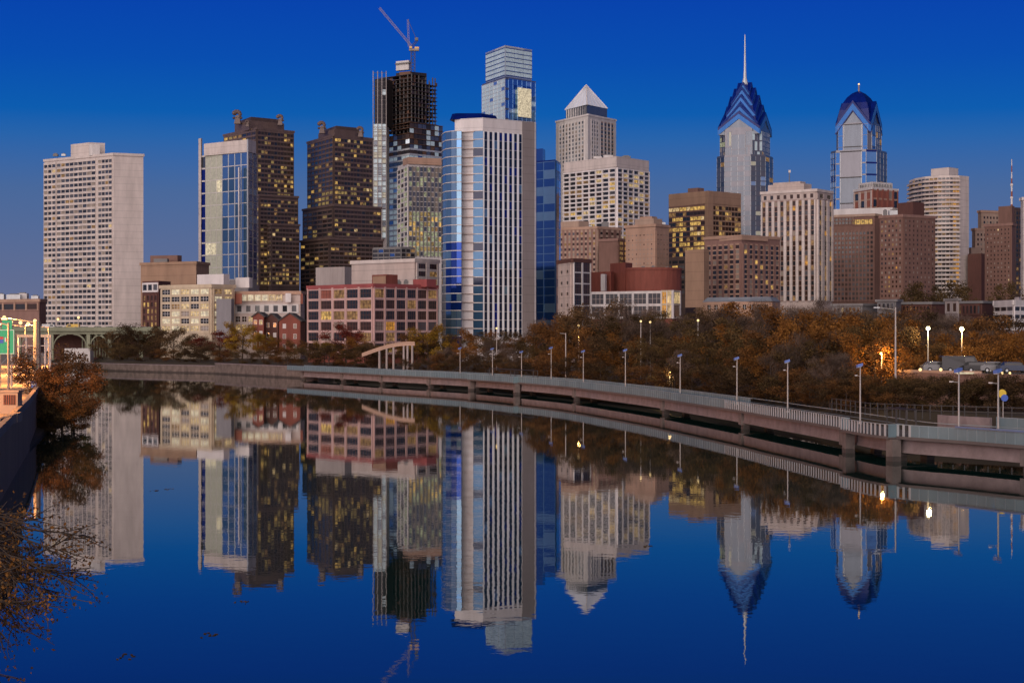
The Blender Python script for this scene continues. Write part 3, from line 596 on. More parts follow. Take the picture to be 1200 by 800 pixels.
part(b, 'top_rim', lambda m: blk(m, (569.2, 1337, 592, 1301.4, 623.4, 1322.5), 53.2, 56, 'steel_white'))
# ---- pyramid topped tower
b = bld('pyramid_tower', 'white stone skyscraper topped by a pale glass pyramid', 'skyscraper', (651.5, 1345, 689, 1300, 722, 1335), yt=134, wall='pale_stone', cop='white_paint', anchor='pyramid topped tower',
    fac={0: [fs(8, 40, 140, 330, .10, .90, pw=.38, sh=.35, dp=.5, ds=.25, win=(('win_grey', 1.5), ('glass_silver', 3), ('win_curtain', 2), ('glass_white', 2)), pm='pale_stone', sm='pale_stone', mode='band', wn='window_band')],
         1: [fs(3, 40, 140, 330, .10, .36, pw=.42, sh=.35, dp=.5, ds=.25, win=(('win_grey', 1.5), ('glass_silver', 3), ('win_curtain', 2)), pm='pale_stone', sm='pale_stone', mode='band', wn='window_band'), fs(4, 40, 140, 330, .42, .92, pw=.30, sh=.3, dp=.4, ds=.25, win=(('win_grey', 3), ('win_gloss', 2), ('win_dark', 2)), pm='pale_stone', sm='beige', mode='band', wn='window_band')]})
part(b, 'drum', lambda m: (blk(m, (663, 1340, 688, 1310, 711.5, 1332), 123, 136, 'glass_silver', DF=1310), [m.abox(P(663.5+k*2, 1340-15*k/12)[0], P(663.5+k*2, 1340)[0]+.5, 1338-30*k/12.5, 1339-30*k/12.5, Z(134, 1310), Z(123.5, 1310), 'white_paint') for k in range(12)]))
q = quadp(662, 1341, 688, 1308, 712, 1333); cx, cyy = (q[0][0]+q[2][0])/2, (q[0][1]+q[2][1])/2
def pyr(m):
    zb, za = Z(123, 1310), Z(97.5, 1325)
    for i in range(4): m.face([(*q[i], zb), (*q[(i+1) % 4], zb), (cx, cyy, za)], 'lit_crown')
    m.face([(*p, zb) for p in q[::-1]], 'pale_stone')
part(b, 'pyramid', pyr)
def hip(m):
    zb, za = Z(123, 1310), Z(97.0, 1325)
    for i in range(4): m.tube((*q[i], zb), (cx, cyy, za), .55, .4, 'white_paint', 5)
    for i in range(4):
        a, c = Vector((*q[i], zb)), Vector((*q[(i+1) % 4], zb)); ap = Vector((cx, cyy, za))
        for t in (.2, .4, .6, .8): m.tube(a+(c-a)*t, ap+(a+(c-a)*t-ap)*.08, .22, .12, 'pale_stone', 4)
part(b, 'pyramid_rib', hip)
# ---- white grid tower
WG = (('win_dark', 6), ('win_brown', 1.5), ('win_grey', 1), ('lit_dim', 2), ('lit_yellow', 1.1), ('lit_warm', .9))
b = bld('grid_tower', 'white concrete office tower with an egg crate grid in front of the pyramid topped tower', 'office tower', (661, 955, 722.5, 920, 760, 945), yt=183.5, wall='pink_white', anchor='white grid tower',
    fac={0: fs(8, 17, 197, 286, 0, 1, pw=.12, sh=.34, dp=.8, ds=.65, win=WG, pm='white_paint', sm='white_paint', mode='band', wn='window_band', mul=1, fr='steel_dark'), 1: fs(6, 17, 197, 286, 0, 1, pw=.12, sh=.34, dp=.8, ds=.65, win=WG, pm='white_paint', sm='white_paint', mode='band', wn='window_band', mul=1, fr='steel_dark')})
part(b, 'top_band', lambda m: blk(m, (660.5, 955, 722.5, 919, 760.6, 945), 183.2, 195.5, 'pink_white', DF=920))
units(b, 690, 740, 940, 184, 3, 4, h=(1, 2))
# ---- beige and brown buildings in the middle
b = bld('beige_block', 'mottled beige apartment block between the wide blue tower and the peach block', 'apartment block', (650, 880, 700, 865, 728, 878), yt=266, wall='beige', cop='peach',
    fac={0: fs(10, 9, 270, 325, .02, .98, pw=.5, sh=.5, dp=.25, ds=.2, win=(('win_brown', 4), ('win_curtain', 2), ('win_grey', 2), ('lit_dim', 1)), pm='brick_rose', mode='band', wn='window_band'), 1: fs(4, 9, 270, 325, .05, .95, pw=.55, sh=.5, dp=.25, ds=.2, win=(('win_brown', 4), ('win_dark', 2)), mode='band', wn='window_band', pm='brick_brown')})
part(b, 'penthouse', lambda m: blk(m, (655, 880, 678, 872, 690, 876), 259, 267, 'beige')); units(b, 660, 715, 876, 266, 3, 2)
bld('brown_block', 'narrow brown block with yellow lit stair windows left of the peach block', 'apartment block', (702, 850, 724, 842, 737, 850), yt=280, wall='brick_brown', cop='brick_rose',
    fac={1: fs(2, 9, 282, 335, .05, .95, pw=.3, sh=.4, win=(('lit_amber', 1), ('lit_dim', 2), ('win_brown', 2)), mode='band', wn='window_band')})
b = bld('peach_block', 'plain peach stone block with a stepped roof below the white grid tower', 'apartment block', (733, 830, 768, 815, 784, 826), yt=263, wall='peach', cop='peach', anchor='peach stone block',
    fac={0: fs(7, 9, 272, 322, .06, .95, pw=.72, sh=.72, dp=.16, ds=.14, win=(('win_curtain', 4), ('win_grey', 1), ('win_brown', 1))), 1: fs(4, 9, 272, 322, .06, .95, pw=.72, sh=.72, dp=.16, ds=.14, win=(('win_curtain', 4), ('win_brown', 2)))})
part(b, 'penthouse', lambda m: (blk(m, (744, 832, 766, 824, 776, 829), 256, 266, 'beige'), blk(m, (750, 830, 764, 825, 770, 829), 253.5, 258, 'peach'))); units(b, 752, 782, 832, 264, 3, 5)
WI = (('win_brown', 6), ('win_dark', 2), ('win_grey', 1), ('win_curtain', .8))
b = bld('loft_building', 'narrow pale loft building with large brown windows right of the deep blue glass slab', 'loft building', (654, 600, 671, 582, 692, 590), yt=304, wall='pink_concrete', cop='brick_dark', anchor='narrow pale loft building',
    fac={0: fs(2, 6, 311, 390, .1, .9, pw=.6, sh=.72, win=(('win_dark', 1), ('win_brown', 1))), 1: fs(2, 6, 306, 384, .03, .98, pw=.14, sh=.12, dp=.4, ds=.3, win=WI, mul=2, fr='brick_dark', pm='pale_stone', sm='pale_stone')})
def rot(px, D, r, y0, y1, mm): 
    def f(m):
        x, y = P(px, D); pl = [(x+r*math.cos(t*math.pi/14), y+r*math.sin(t*math.pi/14)) for t in range(28)]; m.prism(pl, Z(y1, D), Z(y0, D), mm, 'roof_dark'); pl2 = [(x+(r+.25)*math.cos(t*math.pi/14), y+(r+.25)*math.sin(t*math.pi/14)) for t in range(28)]; m.prism(pl2, Z(y0, D)-.3, Z(y0, D)+.5, 'brick_red', 'roof_dark')
    return f
b = bld('brick_hall', 'red brick hall with a drum wing above a white framed glass front', 'hall', (690, 632, 788, 612, 797, 622), yt=340, wall='brick_red', roof='roof_dark', anchor='red brick hall',
    fac={0: [fs(5, 2, 342, 372, .03, .88, pw=.14, sh=.2, dp=.4, ds=.3, win=(('win_dark', 3), ('win_grey', 2), ('glass_grey', 2)), mul=2, fr='pink_concrete', pm='white_paint', sm='white_paint'), fs(2, 2, 341, 372, .88, 1, pw=.12, sh=.14, dp=.5, ds=.4, win=(('lit_warm', 2), ('lit_amber', 2), ('win_brown', 1)), mul=1, fr='cream', pm='white_paint', sm='cream')],
         1: fs(1, 2, 341, 372, pw=.2, sh=.16, win=(('lit_warm', 1), ('win_brown', 1)), pm='white_paint', sm='cream')})
part(b, 'drum_wing', rot(764, 645, 10.5, 316, 345, 'brick_red')); part(b, 'side_wing', lambda m: (blk(m, (715, 650, 733, 640, 741, 646), 307.5, 343, 'brick_red'), blk(m, (692, 650, 716, 640, 720, 645), 318, 343, 'brick_red'), blk(m, (704, 640, 709, 638, 711, 640), 321, 341, 'pale_stone')))
units(b, 745, 785, 645, 316, 3, 6, h=(.8, 1.6), w=(1, 2))
# ---- bronze office tower with yellow windows
BZ = (('win_brown', 4), ('win_dark', 3), ('lit_dim', 2))
yl = lambda i, j: ('lit_yellow' if R.random() < .8 else 'lit_warm') if ((2 <= j <= 9 and R.random() < .55 and abs(i-5) < 5) or j == 0) else None
b = bld('bronze_tower', 'bronze and tan office tower with bands of bright yellow windows', 'office tower', (784, 1010, 830, 985, 868, 1005), yt=224, wall='tan', roof='roof_dark', anchor='bronze office tower',
    fac={0: fs(11, 15, 240, 330, 0, 1, pw=.07, sh=.3, dp=.2, ds=.3, win=BZ, mode='band', wn='window_band', sm='brick_brown', pm='dark_stone', lit=yl), 1: fs(9, 15, 240, 330, .12, 1, pw=.07, sh=.3, dp=.2, ds=.3, win=BZ+(('lit_yellow', 1.5),), mode='band', wn='window_band', sm='tan', pm='tan')})
part(b, 'top_band', lambda m: blk(m, (783.6, 1011, 830, 984, 868.4, 1005), 223.6, 238.5, 'tan', DF=985)); part(b, 'corner_pier', lambda m: blk(m, (826, 986, 830, 983, 836, 986), 224, 345, 'tan')); part(b, 'penthouse', lambda m: blk(m, (806, 1010, 818, 1004, 825, 1008), 220, 226, 'brick_brown'))
bld('dark_block', 'low dark glass block between the red brick hall and brown brick block', 'office block', (780, 900, 803, 890, 815, 900), yt=301, wall='dark_stone',  # low block with dark stone walls
    fac={0: fs(3, 7, 304, 345, pw=.15, sh=.4, win=(('win_dark', 3), ('lit_yellow', .7), ('win_grey', 2)), mode='band', wn='window_band')})
b = bld('brick_block', 'brown brick apartment block with a blank flat wing and balcony windows', 'apartment block', (826, 790, 869, 770, 914, 790), yt=276, wall='brick_rose', cop='peach', anchor='brown brick block',
    fac={0: fs(6, 12, 286, 356, .05, .98, pw=.34, sh=.3, dp=.4, ds=.3, win=(('win_dark', 3), ('win_brown', 3), ('lit_dim', 1), ('win_curtain', 2)), pm='brick_rose', sm='peach', mode='band', wn='window_band', mul=0),
         1: fs(7, 12, 286, 356, .02, .98, pw=.42, sh=.3, dp=.5, ds=.34, win=(('win_dark', 4), ('win_brown', 2), ('lit_yellow', .5), ('win_curtain', 2)), pm='brick_rose', sm='peach', mode='band', wn='window_band')})
part(b, 'blank_wing', lambda m: blk(m, (803, 772, 825, 764, 831, 768), 292, 360, 'tan')); part(b, 'top_band', lambda m: blk(m, (825.4, 791, 869, 769, 900, 782), 275.5, 281, 'peach', DF=769))
b = bld('low_pavilion', 'long low peach building with a grey blue roof below the brown brick block', 'pavilion', (824, 655, 905, 640, 914, 650), yt=353, wall='peach', roof='roof_blue',
    fac={0: fs(9, 1, 355.5, 364, .04, .97, pw=.5, sh=.3, win=(('win_dark', 3), ('win_brown', 2)), mul=1, fr='pale_stone')})
part(b, 'roof', lambda m: m.prism(quadp(823, 657, 905.5, 638.5, 915, 650), Z(353, 640), Z(347.5, 640), 'roof_blue', poly2=quadp(829, 657, 902, 643, 909, 652)))
# ---- cream striped tower
CT = (('win_brown', 4), ('win_dark', 4), ('win_grey', 1), ('lit_dim', 1.4), ('lit_amber', .35), ('win_curtain', 1))
b = bld('striped_tower', 'cream tower with tall vertical piers and a set back top', 'apartment tower', (892, 870, 957, 850, 975.5, 866), yt=222, wall='pink_concrete', cop='pink_white', anchor='cream striped tower',
    fac={0: [fs(8, 1, 226, 232, .02, .98, pw=.55, sh=.2, win=(('win_dark', 2), ('win_brown', 2))), fs(9, 20, 234, 352, .01, .99, pw=.42, sh=.16, dp=.75, ds=.2, win=CT, mode='strip', wn='window_strip', pm='pink_white', sm='brick_rose')],
         1: [fs(2, 1, 226, 232, .02, .98, pw=.5, sh=.2, win=(('win_dark', 2), ('win_brown', 2))), fs(3, 20, 234, 352, .02, .98, pw=.45, sh=.16, dp=.75, ds=.2, win=CT, mode='strip', wn='window_strip', pm='pink_white', sm='beige')]})
part(b, 'penthouse', lambda m: (blk(m, (900, 868, 942, 857, 951, 862), 215, 224, 'pink_concrete'), blk(m, (906, 870, 938, 860, 944, 864), 212.5, 217, 'pink_concrete')))
part(b, 'roof_mast', lambda m: (m.tube((*P(925, 862), Z(213, 860)), (*P(925, 862), Z(201, 860)), .25, .2, 'mid_grey'), m.abox(P(924, 862)[0], P(926.4, 862)[0], 861.6, 862.4, Z(202, 860), Z(199, 860), 'white_paint')))
b = bld('ribbed_block', 'dull brown ribbed office block beneath the right spired tower', 'office block', (968, 930, 1025, 915, 1040, 930), yt=251, wall='brick_brown', cop='beige', anchor='brown ribbed block',
    fac={0: [fs(8, 2, 254, 262, .05, .60, pw=.2, sh=.3, win=(('win_dark', 2), ('win_brown', 2)), mode='band', wn='window_band'), fs(5, 1, 256, 263, .55, .96, pw=.08, sh=.2, win=(('lit_yellow', 1),), mode='band', wn='window_band'), fs(13, 15, 270, 352, .02, .98, pw=.3, sh=.45, dp=.35, ds=.2, win=(('win_brown', 4), ('win_dark', 3), ('win_grey', 2)), mode='band', wn='window_band', pm='brick_rose', sm='brick_brown')]})
part(b, 'roof_slab', lambda m: blk(m, (976, 935, 1046, 920, 1053, 930), 243, 252.5, 'pale_stone', DF=920))
b = bld('hotel_top', 'red brick and white stone hotel top with arched crown windows right of cream striped tower', 'hotel', (1001, 1010, 1022, 990, 1052, 1004), yt=220, wall='copper_red', cop='pale_stone',
    fac={0: fs(3, 2, 224, 243, pw=.35, sh=.2, dp=.5, win=(('win_dark', 2), ('copper_red', 3)), pm='pink_concrete', sm='peach'), 1: fs(5, 2, 222, 243, pw=.3, sh=.2, dp=.5, win=(('win_dark', 2), ('copper_red', 3), ('win_curtain', 1)), pm='copper_red', sm='peach')})
part(b, 'crown', lambda m: blk(m, (1006, 1008, 1022, 994, 1046, 1004), 213, 222, 'pale_stone'))
def hw(m):
    for k in range(8):
        x, y = P(1008+k*1.9, 1005.2-k*1.55); m.abox(x, x+.6, y-.1, y+.3, Z(218.5, 994), Z(215, 994), 'win_dark')
    for k in range(7):
        x, y = P(1024+k*3.1, 994.4+k*1.4); m.abox(x, x+.9, y-.3, y+.3, Z(218.5, 994), Z(215, 994), 'win_dark')
part(b, 'crown_window', hw)
# ---- brown brick apartment block
b = bld('brick_apartments', 'wide dark brown brick apartment block with pale dotted windows right of the ribbed block', 'apartment block', (1031, 815, 1058, 805, 1096, 818), yt=252, wall='brick_brown', cop='brick_rose', anchor='dark brown apartment block',
    fac={0: fs(6, 17, 256, 349, .03, .97, pw=.55, sh=.5, dp=.2, ds=.15, win=(('win_curtain', 3), ('win_brown', 4), ('win_dark', 2), ('lit_dim', 1.5), ('lit_amber', .3)), mode='band', wn='window_band', pm='brick_brown', sm='brick_brown'), 1: fs(8, 17, 256, 349, .03, .97, pw=.7, sh=.55, dp=.2, ds=.15, win=(('win_curtain', 3), ('win_brown', 5), ('win_dark', 2)), mode='band', wn='window_band', pm='brick_brown', sm='brick_brown')})
part(b, 'penthouse', lambda m: blk(m, (1052, 820, 1070, 811, 1083, 817), 236.5, 254, 'brick_dark')); units(b, 1034, 1050, 812, 252, 2, 7)
# ---- curved white balcony tower
cv = [P(p, d) for p, d in ((1065.5, 930), (1072, 916), (1084, 905), (1099, 899), (1113, 897), (1124, 898), (1135.5, 904), (1125, 940))]
bt = bld('balcony_tower', 'tall white apartment tower with curved balconies and a blank right wall', 'apartment tower', pts=cv, yt=206, DF=900, wall='pink_white', anchor='white balcony tower')
part(bt, 'penthouse', lambda m: blk(m, (1091, 915, 1112, 905, 1123, 912), 196, 208, 'pink_white'))
c6 = cv[:6]; r_ = random.Random(5)
for k in range(27):
    zf = Z(343-k*5.0, 900)
    part(bt, 'balcony', lambda m: (m.prism(offs(c6, 1.3)+[(c6[5][0], c6[5][1]+1), (c6[0][0]+2, c6[0][1]+2)], zf-.16, zf+.16, 'pink_white'), wallrib(m, offs(c6, 1.25), offs(c6, 1.1), zf+.16, zf+.85, 'pink_concrete' if k > 18 else 'pink_white')))
    def f(m):
        for i in range(5):
            a, c = Vector(c6[i]), Vector(c6[i+1])
            for t in range(3):
                p, q2 = a+(c-a)*(t+.1)/3, a+(c-a)*(t+.92)/3; d = (q2-p).normalized(); nn = Vector((d.y, -d.x))
                mm = r_.choice(['win_dark', 'win_dark', 'win_brown', 'win_grey', 'lit_dim']) if not (i == 4 and t > 0) else r_.choice(['lit_amber', 'lit_dim', 'win_curtain'])
                m.box((*(p-nn*.1), zf+.5), (*(q2-p), 0), (*(nn*.22), 0), (0, 0, 1.35), mm)
    part(bt, 'window_band', f)
# ---- right end
b = bld('stepped_block', 'stepped tan stone apartment block right of the white balcony tower', 'apartment block', (1146, 965, 1150, 960, 1178, 968), yt=247, wall='beige', cop='peach', anchor='stepped tan block',
    fac={1: fs(7, 14, 252, 330, .05, .98, pw=.5, sh=.5, dp=.25, ds=.2, win=(('win_brown', 3), ('win_dark', 2), ('win_curtain', 2)), mode='band', wn='window_band')}, tiers=[dict(c=(1139, 960, 1143, 955, 1160, 960), yt=268, wall='beige', cop='peach', fac={1: fs(4, 12, 272, 340, .05, .98, pw=.5, sh=.5, dp=.25, ds=.2, win=(('win_brown', 3), ('win_curtain', 2)), mode='band', wn='window_band')}), dict(c=(1134, 950, 1138, 946, 1150, 950), yt=290, wall='beige')])
b = bld('brick_tower', 'square dark brown brick tower with small windows in front of the stepped tan block', 'apartment tower', (1154, 850, 1186, 838, 1190, 846), yt=262, wall='brick_brown', cop='brick_rose', anchor='square brick tower',
    fac={0: fs(7, 16, 266, 345, .05, .95, pw=.66, sh=.6, dp=.2, ds=.15, win=(('win_brown', 4), ('win_curtain', 2), ('win_dark', 2), ('lit_warm', .25)), mode='band', wn='window_band', pm='brick_brown', sm='brick_brown')})
part(b, 'penthouse', lambda m: blk(m, (1170, 850, 1186, 843, 1189, 848), 241, 264, 'brick_brown'))
b = bld('dark_office', 'dark office tower with a tall red and white roof antenna near the right edge', 'office tower', (1184, 905, 1190, 900, 1204, 906), yt=243, wall='dark_stone',
    fac={1: fs(4, 18, 247, 345, pw=.2, sh=.4, win=(('win_dark', 4), ('win_gloss', 2), ('lit_dim', 1)), mode='band', wn='window_band')})
def ant(m):
    x, y = P(1185.6, 906); 
    for k in range(8): m.tube((x, y, Z(246-k*7.6, 900)), (x, y, Z(246-(k+1)*7.6, 900)), .55-.045*k, .55-.045*(k+1), 'white_paint' if k % 2 else 'copper_red', 6)
    for k in (2, 4): m.ball((x, y, Z(246-k*7.6, 900)), .8, 'white_paint', 6, 4)
part(b, 'antenna', ant)
bld('white_apartments', 'white grid apartment tower cut off by the right edge of view', 'apartment tower', (1196, 740, 1199, 735, 1240, 745), yt=232, wall='pink_white', cop='white_paint',
    fac={1: fs(8, 26, 236, 378, pw=.25, sh=.4, win=WBR, mode='band', wn='window_band')})
bld('brown_stub', 'small low brown block in the gap left of the square brick tower', 'office block', (1134, 900, 1150, 893, 1156, 899), yt=297, wall='brick_dark')
b = bld('white_garage', 'low white stepped parking garage at the right edge below the brick tower', 'parking garage', (1166, 470, 1188, 455, 1215, 462), yt=353, wall='grey_concrete', cop='pale_stone', anchor='low white garage',
    fac={0: fs(3, 3, 357, 385, pw=.1, sh=.5, dp=.3, ds=.4, win=(('win_dark', 3), ('win_grey', 1)), mode='band', wn='window_band', pm='grey_concrete', sm='pale_stone'), 1: fs(4, 3, 357, 385, pw=.1, sh=.5, dp=.3, ds=.4, win=(('win_dark', 3), ('win_grey', 1)), mode='band', wn='window_band', pm='white_paint', sm='white_paint')})
part(b, 'roof_box', lambda m: blk(m, (1189, 470, 1194, 466, 1197, 470), 348, 354, 'pink_white'))
for (px0, px1, D, y, y2, w, rf_, lb) in ((975, 1030, 500, 357, 366, 'mid_grey', 'roof_dark', 'low grey shed row behind the orange trees below the ribbed block'), (1028, 1056, 490, 352, 362, 'mid_grey', 'roof_blue', 'small shed with a blue grey roof below the dark brown apartment block'),
                                (1056, 1112, 495, 355, 364, 'brick_dark', 'roof_blue', 'long low brick shed with a pale roof edge below the white balcony tower'), (1108, 1124, 470, 351, 366, 'grey_concrete', 'roof_dark', 'little pale block house between low sheds near the right'), (1122, 1164, 480, 354, 368, 'brick_dark', 'roof_dark', 'low dark brick shed left of the white parking garage')):
    b = bld('shed', lb, 'shed', (px0, D, (px0+px1)/2+8, D-6, px1, D), yt=y, wall=w, roof=rf_, cop='mid_grey', cap=.3, fac={0: fs(max(2, int((px1-px0)/7)), 1, y+3, y2, .05, .95, pw=.4, sh=.2, win=WBR)}, group='low sheds along the right bank')
# ---- far left brick block and the roof line beside it
b = bld('depot', 'long low brown depot with dark window openings at far left behind the green sign', 'depot', (-40, 760, 46, 735, 54, 745), yt=351, wall='brick_rose', cop='peach', fac={0: fs(6, 1, 355, 363, .05, .99, pw=.14, sh=.2, dp=.4, win=(('win_dark', 4), ('win_brown', 2)), pm='peach')})
units(b, -5, 48, 742, 351, 4, 8, h=(1.5, 3), w=(2, 6))
# ---- two spired glass towers
def xgable(m, cx, cy_, ca, w, z0, ze, za, mw, mr, chev=None, cw=.0, mc=None):
    """square block with a gable on each side and a crossed gable roof; chevron bands stand proud on the gables"""
    c_, s_ = math.cos(ca), math.sin(ca)
    T = lambda x, y, z: (cx+x*c_-y*s_, cy_+x*s_+y*c_, z)
    cor = [(-w, -w), (w, -w), (w, w), (-w, w)]
    for i in range(4):
        a, b_ = cor[i], cor[(i+1) % 4]; mid = ((a[0]+b_[0])/2, (a[1]+b_[1])/2)
        m.face([T(*a, z0), T(*b_, z0), T(*b_, ze), T(*mid, za), T(*a, ze)], mw)
        m.face([T(*a, ze), T(*mid, za), T(0, 0, za)], mr); m.face([T(*mid, za), T(*b_, ze), T(0, 0, za)], mr)
        if chev:
            nx, ny = mid[0]/w, mid[1]/w
            for k, (e0, e1, mm) in enumerate(chev):       # band between offsets e0, e1 below the gable edge
                for (p, q2) in ((a, mid), (mid, b_)):
                    zp, zq = (ze, za) if p == a else (za, ze)
                    out = .5+.15*k
                    A = Vector(T(p[0]+nx*.02, p[1]+ny*.02, zp-e0)); B = Vector(T(q2[0]+nx*.02, q2[1]+ny*.02, zq-e0)); dn = Vector((0, 0, e0-e1)); nn = Vector((nx*c_-ny*s_, nx*s_+ny*c_, 0))*out
                    m.box(A, B-A, dn, nn, mm)
def rsq(cx, cy_, w, a, ch=0.):
    pts = []
    cor = [(-1, -1), (1, -1), (1, 1), (-1, 1)]
    if ch <= 0: loc = [(x*w, y*w) for x, y in cor]
    else: loc = [(-w+ch, -w), (w-ch, -w), (w, -w+ch), (w, w-ch), (w-ch, w), (-w+ch, w), (-w, w-ch), (-w, -w+ch)]
    return [(cx+x*math.cos(a)-y*math.sin(a), cy_+x*math.sin(a)+y*math.cos(a)) for x, y in loc]
def gfac(n, nf, yt, yb, f0, f1, win, **k):
    d = dict(pw=.05, sh=.12, dp=.25, ds=.3, mode='band', wn='glass_band', pm='steel_white', sm='glass_grey'); d.update(k); return fs(n, nf, yt, yb, f0, f1, win=win, **d)
# taller one
D1 = 1400; A1 = math.radians(-24); c1 = P(873, D1); S = D1/FPX
W1 = 25.2*S
GS = (('glass_silver', 8), ('glass_grey', 3), ('win_gloss', .4), ('lit_bay', .4)); GD = (('glass_grey', 6), ('win_gloss', 2), ('lit_dim', .3))
oct1 = rsq(c1[0], c1[1], W1, A1, 9*S)
b = bld('spire_skyscraper', 'tallest glass skyscraper with stacked blue gables rising to a long white spire', 'skyscraper', pts=oct1, yt=152, DF=D1, wall='glass_grey', roof='glass_deep',
    fac={7: gfac(3, 30, 156, 335, 0, 1, (('win_curtain', 3), ('glass_grey', 3), ('win_stone', 1), ('lit_green', .4))), 0: [gfac(3, 10, 156, 335, .0, .22, GS), gfac(2, 10, 160, 335, .24, .74, (('glass_silver', 3), ('glass_grey', 1)), sh=.05), gfac(3, 10, 156, 335, .76, 1, GS)], 1: gfac(4, 15, 156, 335, 0, 1, (('glass_milky', 4), ('lit_bay', 1.5), ('glass_silver', 2), ('glass_grey', 1))), 2: gfac(6, 30, 156, 335, 0, 1, GD), 3: gfac(2, 30, 156, 335, 0, 1, GD)},
    tiers=[dict(pts=rsq(c1[0], c1[1], 29.2*S, A1, 13.5*S), yt=184, DF=D1, wall='glass_grey', fac={7: gfac(2, 26, 186, 335, 0, 1, GD), 2: gfac(2, 26, 186, 335, 0, 1, GD), 0: gfac(4, 26, 186, 335, 0, 1, GS, sh=.2), 1: gfac(3, 26, 186, 335, 0, 1, GS+(('glass_pale', 2),), sh=.2), 3: gfac(2, 26, 186, 335, 0, 1, GD)})])
zy = lambda y: Z(y, D1)
part(b, 'gable', lambda m: xgable(m, *c1, A1, 24.6*S, zy(160), zy(151), zy(133), 'glass_silver', 'glass_navy', [(0, 2.2, 'glass_navy'), (2.2, 9*S, 'trim_blue')]))
for k, (w, ye, ya) in enumerate(((21.5, 146, 124), (17.2, 134, 112.5), (12.6, 121, 103.5), (7.8, 109, 97))):
    part(b, 'gable', lambda m: xgable(m, *c1, A1, w*S, zy(ye+12), zy(ye), zy(ya), 'trim_blue', 'glass_navy', [(0, 3.0*S, 'trim_deep'), (8.0*S, 10.5*S, 'trim_deep')]))
part(b, 'crown_core', lambda m: m.prism(rsq(*c1, 22.5*S, A1), zy(153), zy(99), 'glass_navy', poly2=rsq(*c1, 3*S, A1)))
def spire(m):
    x, y = c1
    for r0, r1, a, c in ((4.2, 2.0, 100, 92), (2.0, 1.3, 92, 80), (1.3, .95, 80, 62), (.95, .55, 62, 41)): m.tube((x, y, zy(a)), (x, y, zy(c)), r0*S, r1*S, 'steel_white', 8)
part(b, 'spire', spire)
# shorter one
D2 = 1250; A2 = math.radians(-30); c2 = P(1006.5, D2); S2 = D2/FPX; zy2 = lambda y: Z(y, D2)
b = bld('domed_skyscraper', 'glass skyscraper with a pointed dark blue crown and one tall blue gable', 'skyscraper', pts=rsq(*c2, 21.2*S2, A2, 3.5*S2), yt=146, DF=D2, wall='glass_grey', roof='glass_navy',
    fac={0: [gfac(1, 14, 148, 330, 0, .16, (('trim_blue', 3),), sh=.03), gfac(1, 7, 148, 330, .19, .81, (('glass_silver', 3), ('glass_grey', 2)), sh=.04, sm='steel_dark'), gfac(1, 14, 148, 330, .84, 1, (('trim_blue', 3),), sh=.03)], 2: [gfac(1, 14, 148, 330, .02, .42, (('trim_blue', 3), ('glass_pale', 1)), sh=.1), gfac(3, 24, 148, 330, .44, 1, GD)]},
    tiers=[dict(pts=rsq(*c2, 27.6*S2, A2, 9.5*S2), yt=178, DF=D2, wall='glass_grey', fac={7: gfac(2, 22, 180, 330, 0, 1, (('glass_sky', 3), ('glass_pale', 2), ('glass_deep', 1.5))), 0: [gfac(1, 5, 180, 330, .14, .86, (('glass_silver', 3), ('glass_grey', 2)), sh=.04, sm='steel_dark'), gfac(1, 11, 180, 330, 0, .13, (('trim_blue', 3),)), gfac(1, 11, 180, 330, .87, 1, (('trim_blue', 3),))], 1: gfac(1, 11, 180, 330, 0, 1, (('glass_sky', 3), ('glass_pale', 1), ('glass_deep', 1)), sh=.14, sm='glass_navy'), 2: gfac(3, 22, 180, 330, 0, 1, GD), 3: gfac(2, 22, 180, 330, 0, 1, GD)})])
part(b, 'gable', lambda m: xgable(m, *c2, A2, 20.4*S2, zy2(156), zy2(146), zy2(120), 'glass_silver', 'glass_navy', [(0, 2.0, 'glass_navy'), (2.0, 11*S2, 'trim_blue'), (11*S2, 12.6*S2, 'glass_navy')]))
def ogive(m):
    lv = [(1.0, 145), (.98, 138), (.90, 130), (.76, 122), (.56, 115), (.32, 110), (.10, 107.5)]
    for (a, ya), (c, yc) in zip(lv, lv[1:]): m.prism(rsq(*c2, 19.3*S2*a, A2), zy2(ya), zy2(yc), 'glass_navy', poly2=rsq(*c2, 19.3*S2*c, A2))
part(b, 'crown', ogive)
part(b, 'finial', lambda m: (m.tube((*c2, zy2(109)), (*c2, zy2(98.5)), 1.0*S2, .8*S2, 'crane_white', 8), m.ball((*c2, zy2(99)), 1.1*S2, 'bulb_soft', 8, 5)))
# ------------------------------------------------------------------ boardwalk over the water
def catmull(pts, step=1.0):
    out = []; pts = [Vector(p) for p in pts]; ext = [pts[0]*2-pts[1]]+pts+[pts[-1]*2-pts[-2]]
    for i in range(1, len(ext)-2):
        p0, p1, p2, p3 = ext[i-1:i+3]; n = max(2, int((p2-p1).length/step))
        for k in range(n):
            t = k/n; out.append(.5*((2*p1)+(p2-p0)*t+(2*p0-5*p1+4*p2-p3)*t*t+(3*p1-p0-3*p2+p3)*t**3))
    out.append(pts[-1]); return out
path = catmull([P(*q) for q in BW], 1.0)
acc = [0.0]
for a, b_ in zip(path, path[1:]): acc.append(acc[-1]+(b_-a).length)
LEN = acc[-1]
def at(s):
    s = min(max(s, 0), LEN-1e-3); lo, hi = 0, len(acc)-1
    while hi-lo > 1:
        mid = (lo+hi)//2
        if acc[mid] <= s: lo = mid
        else: hi = mid
    t = (s-acc[lo])/max(acc[hi]-acc[lo], 1e-6); p = path[lo].lerp(path[hi], t)
    a, b_ = path[max(lo-2, 0)], path[min(hi+2, len(path)-1)]; d = (b_-a).normalized(); return p, d, Vector((-d.y, d.x))   # point, along, away from the river
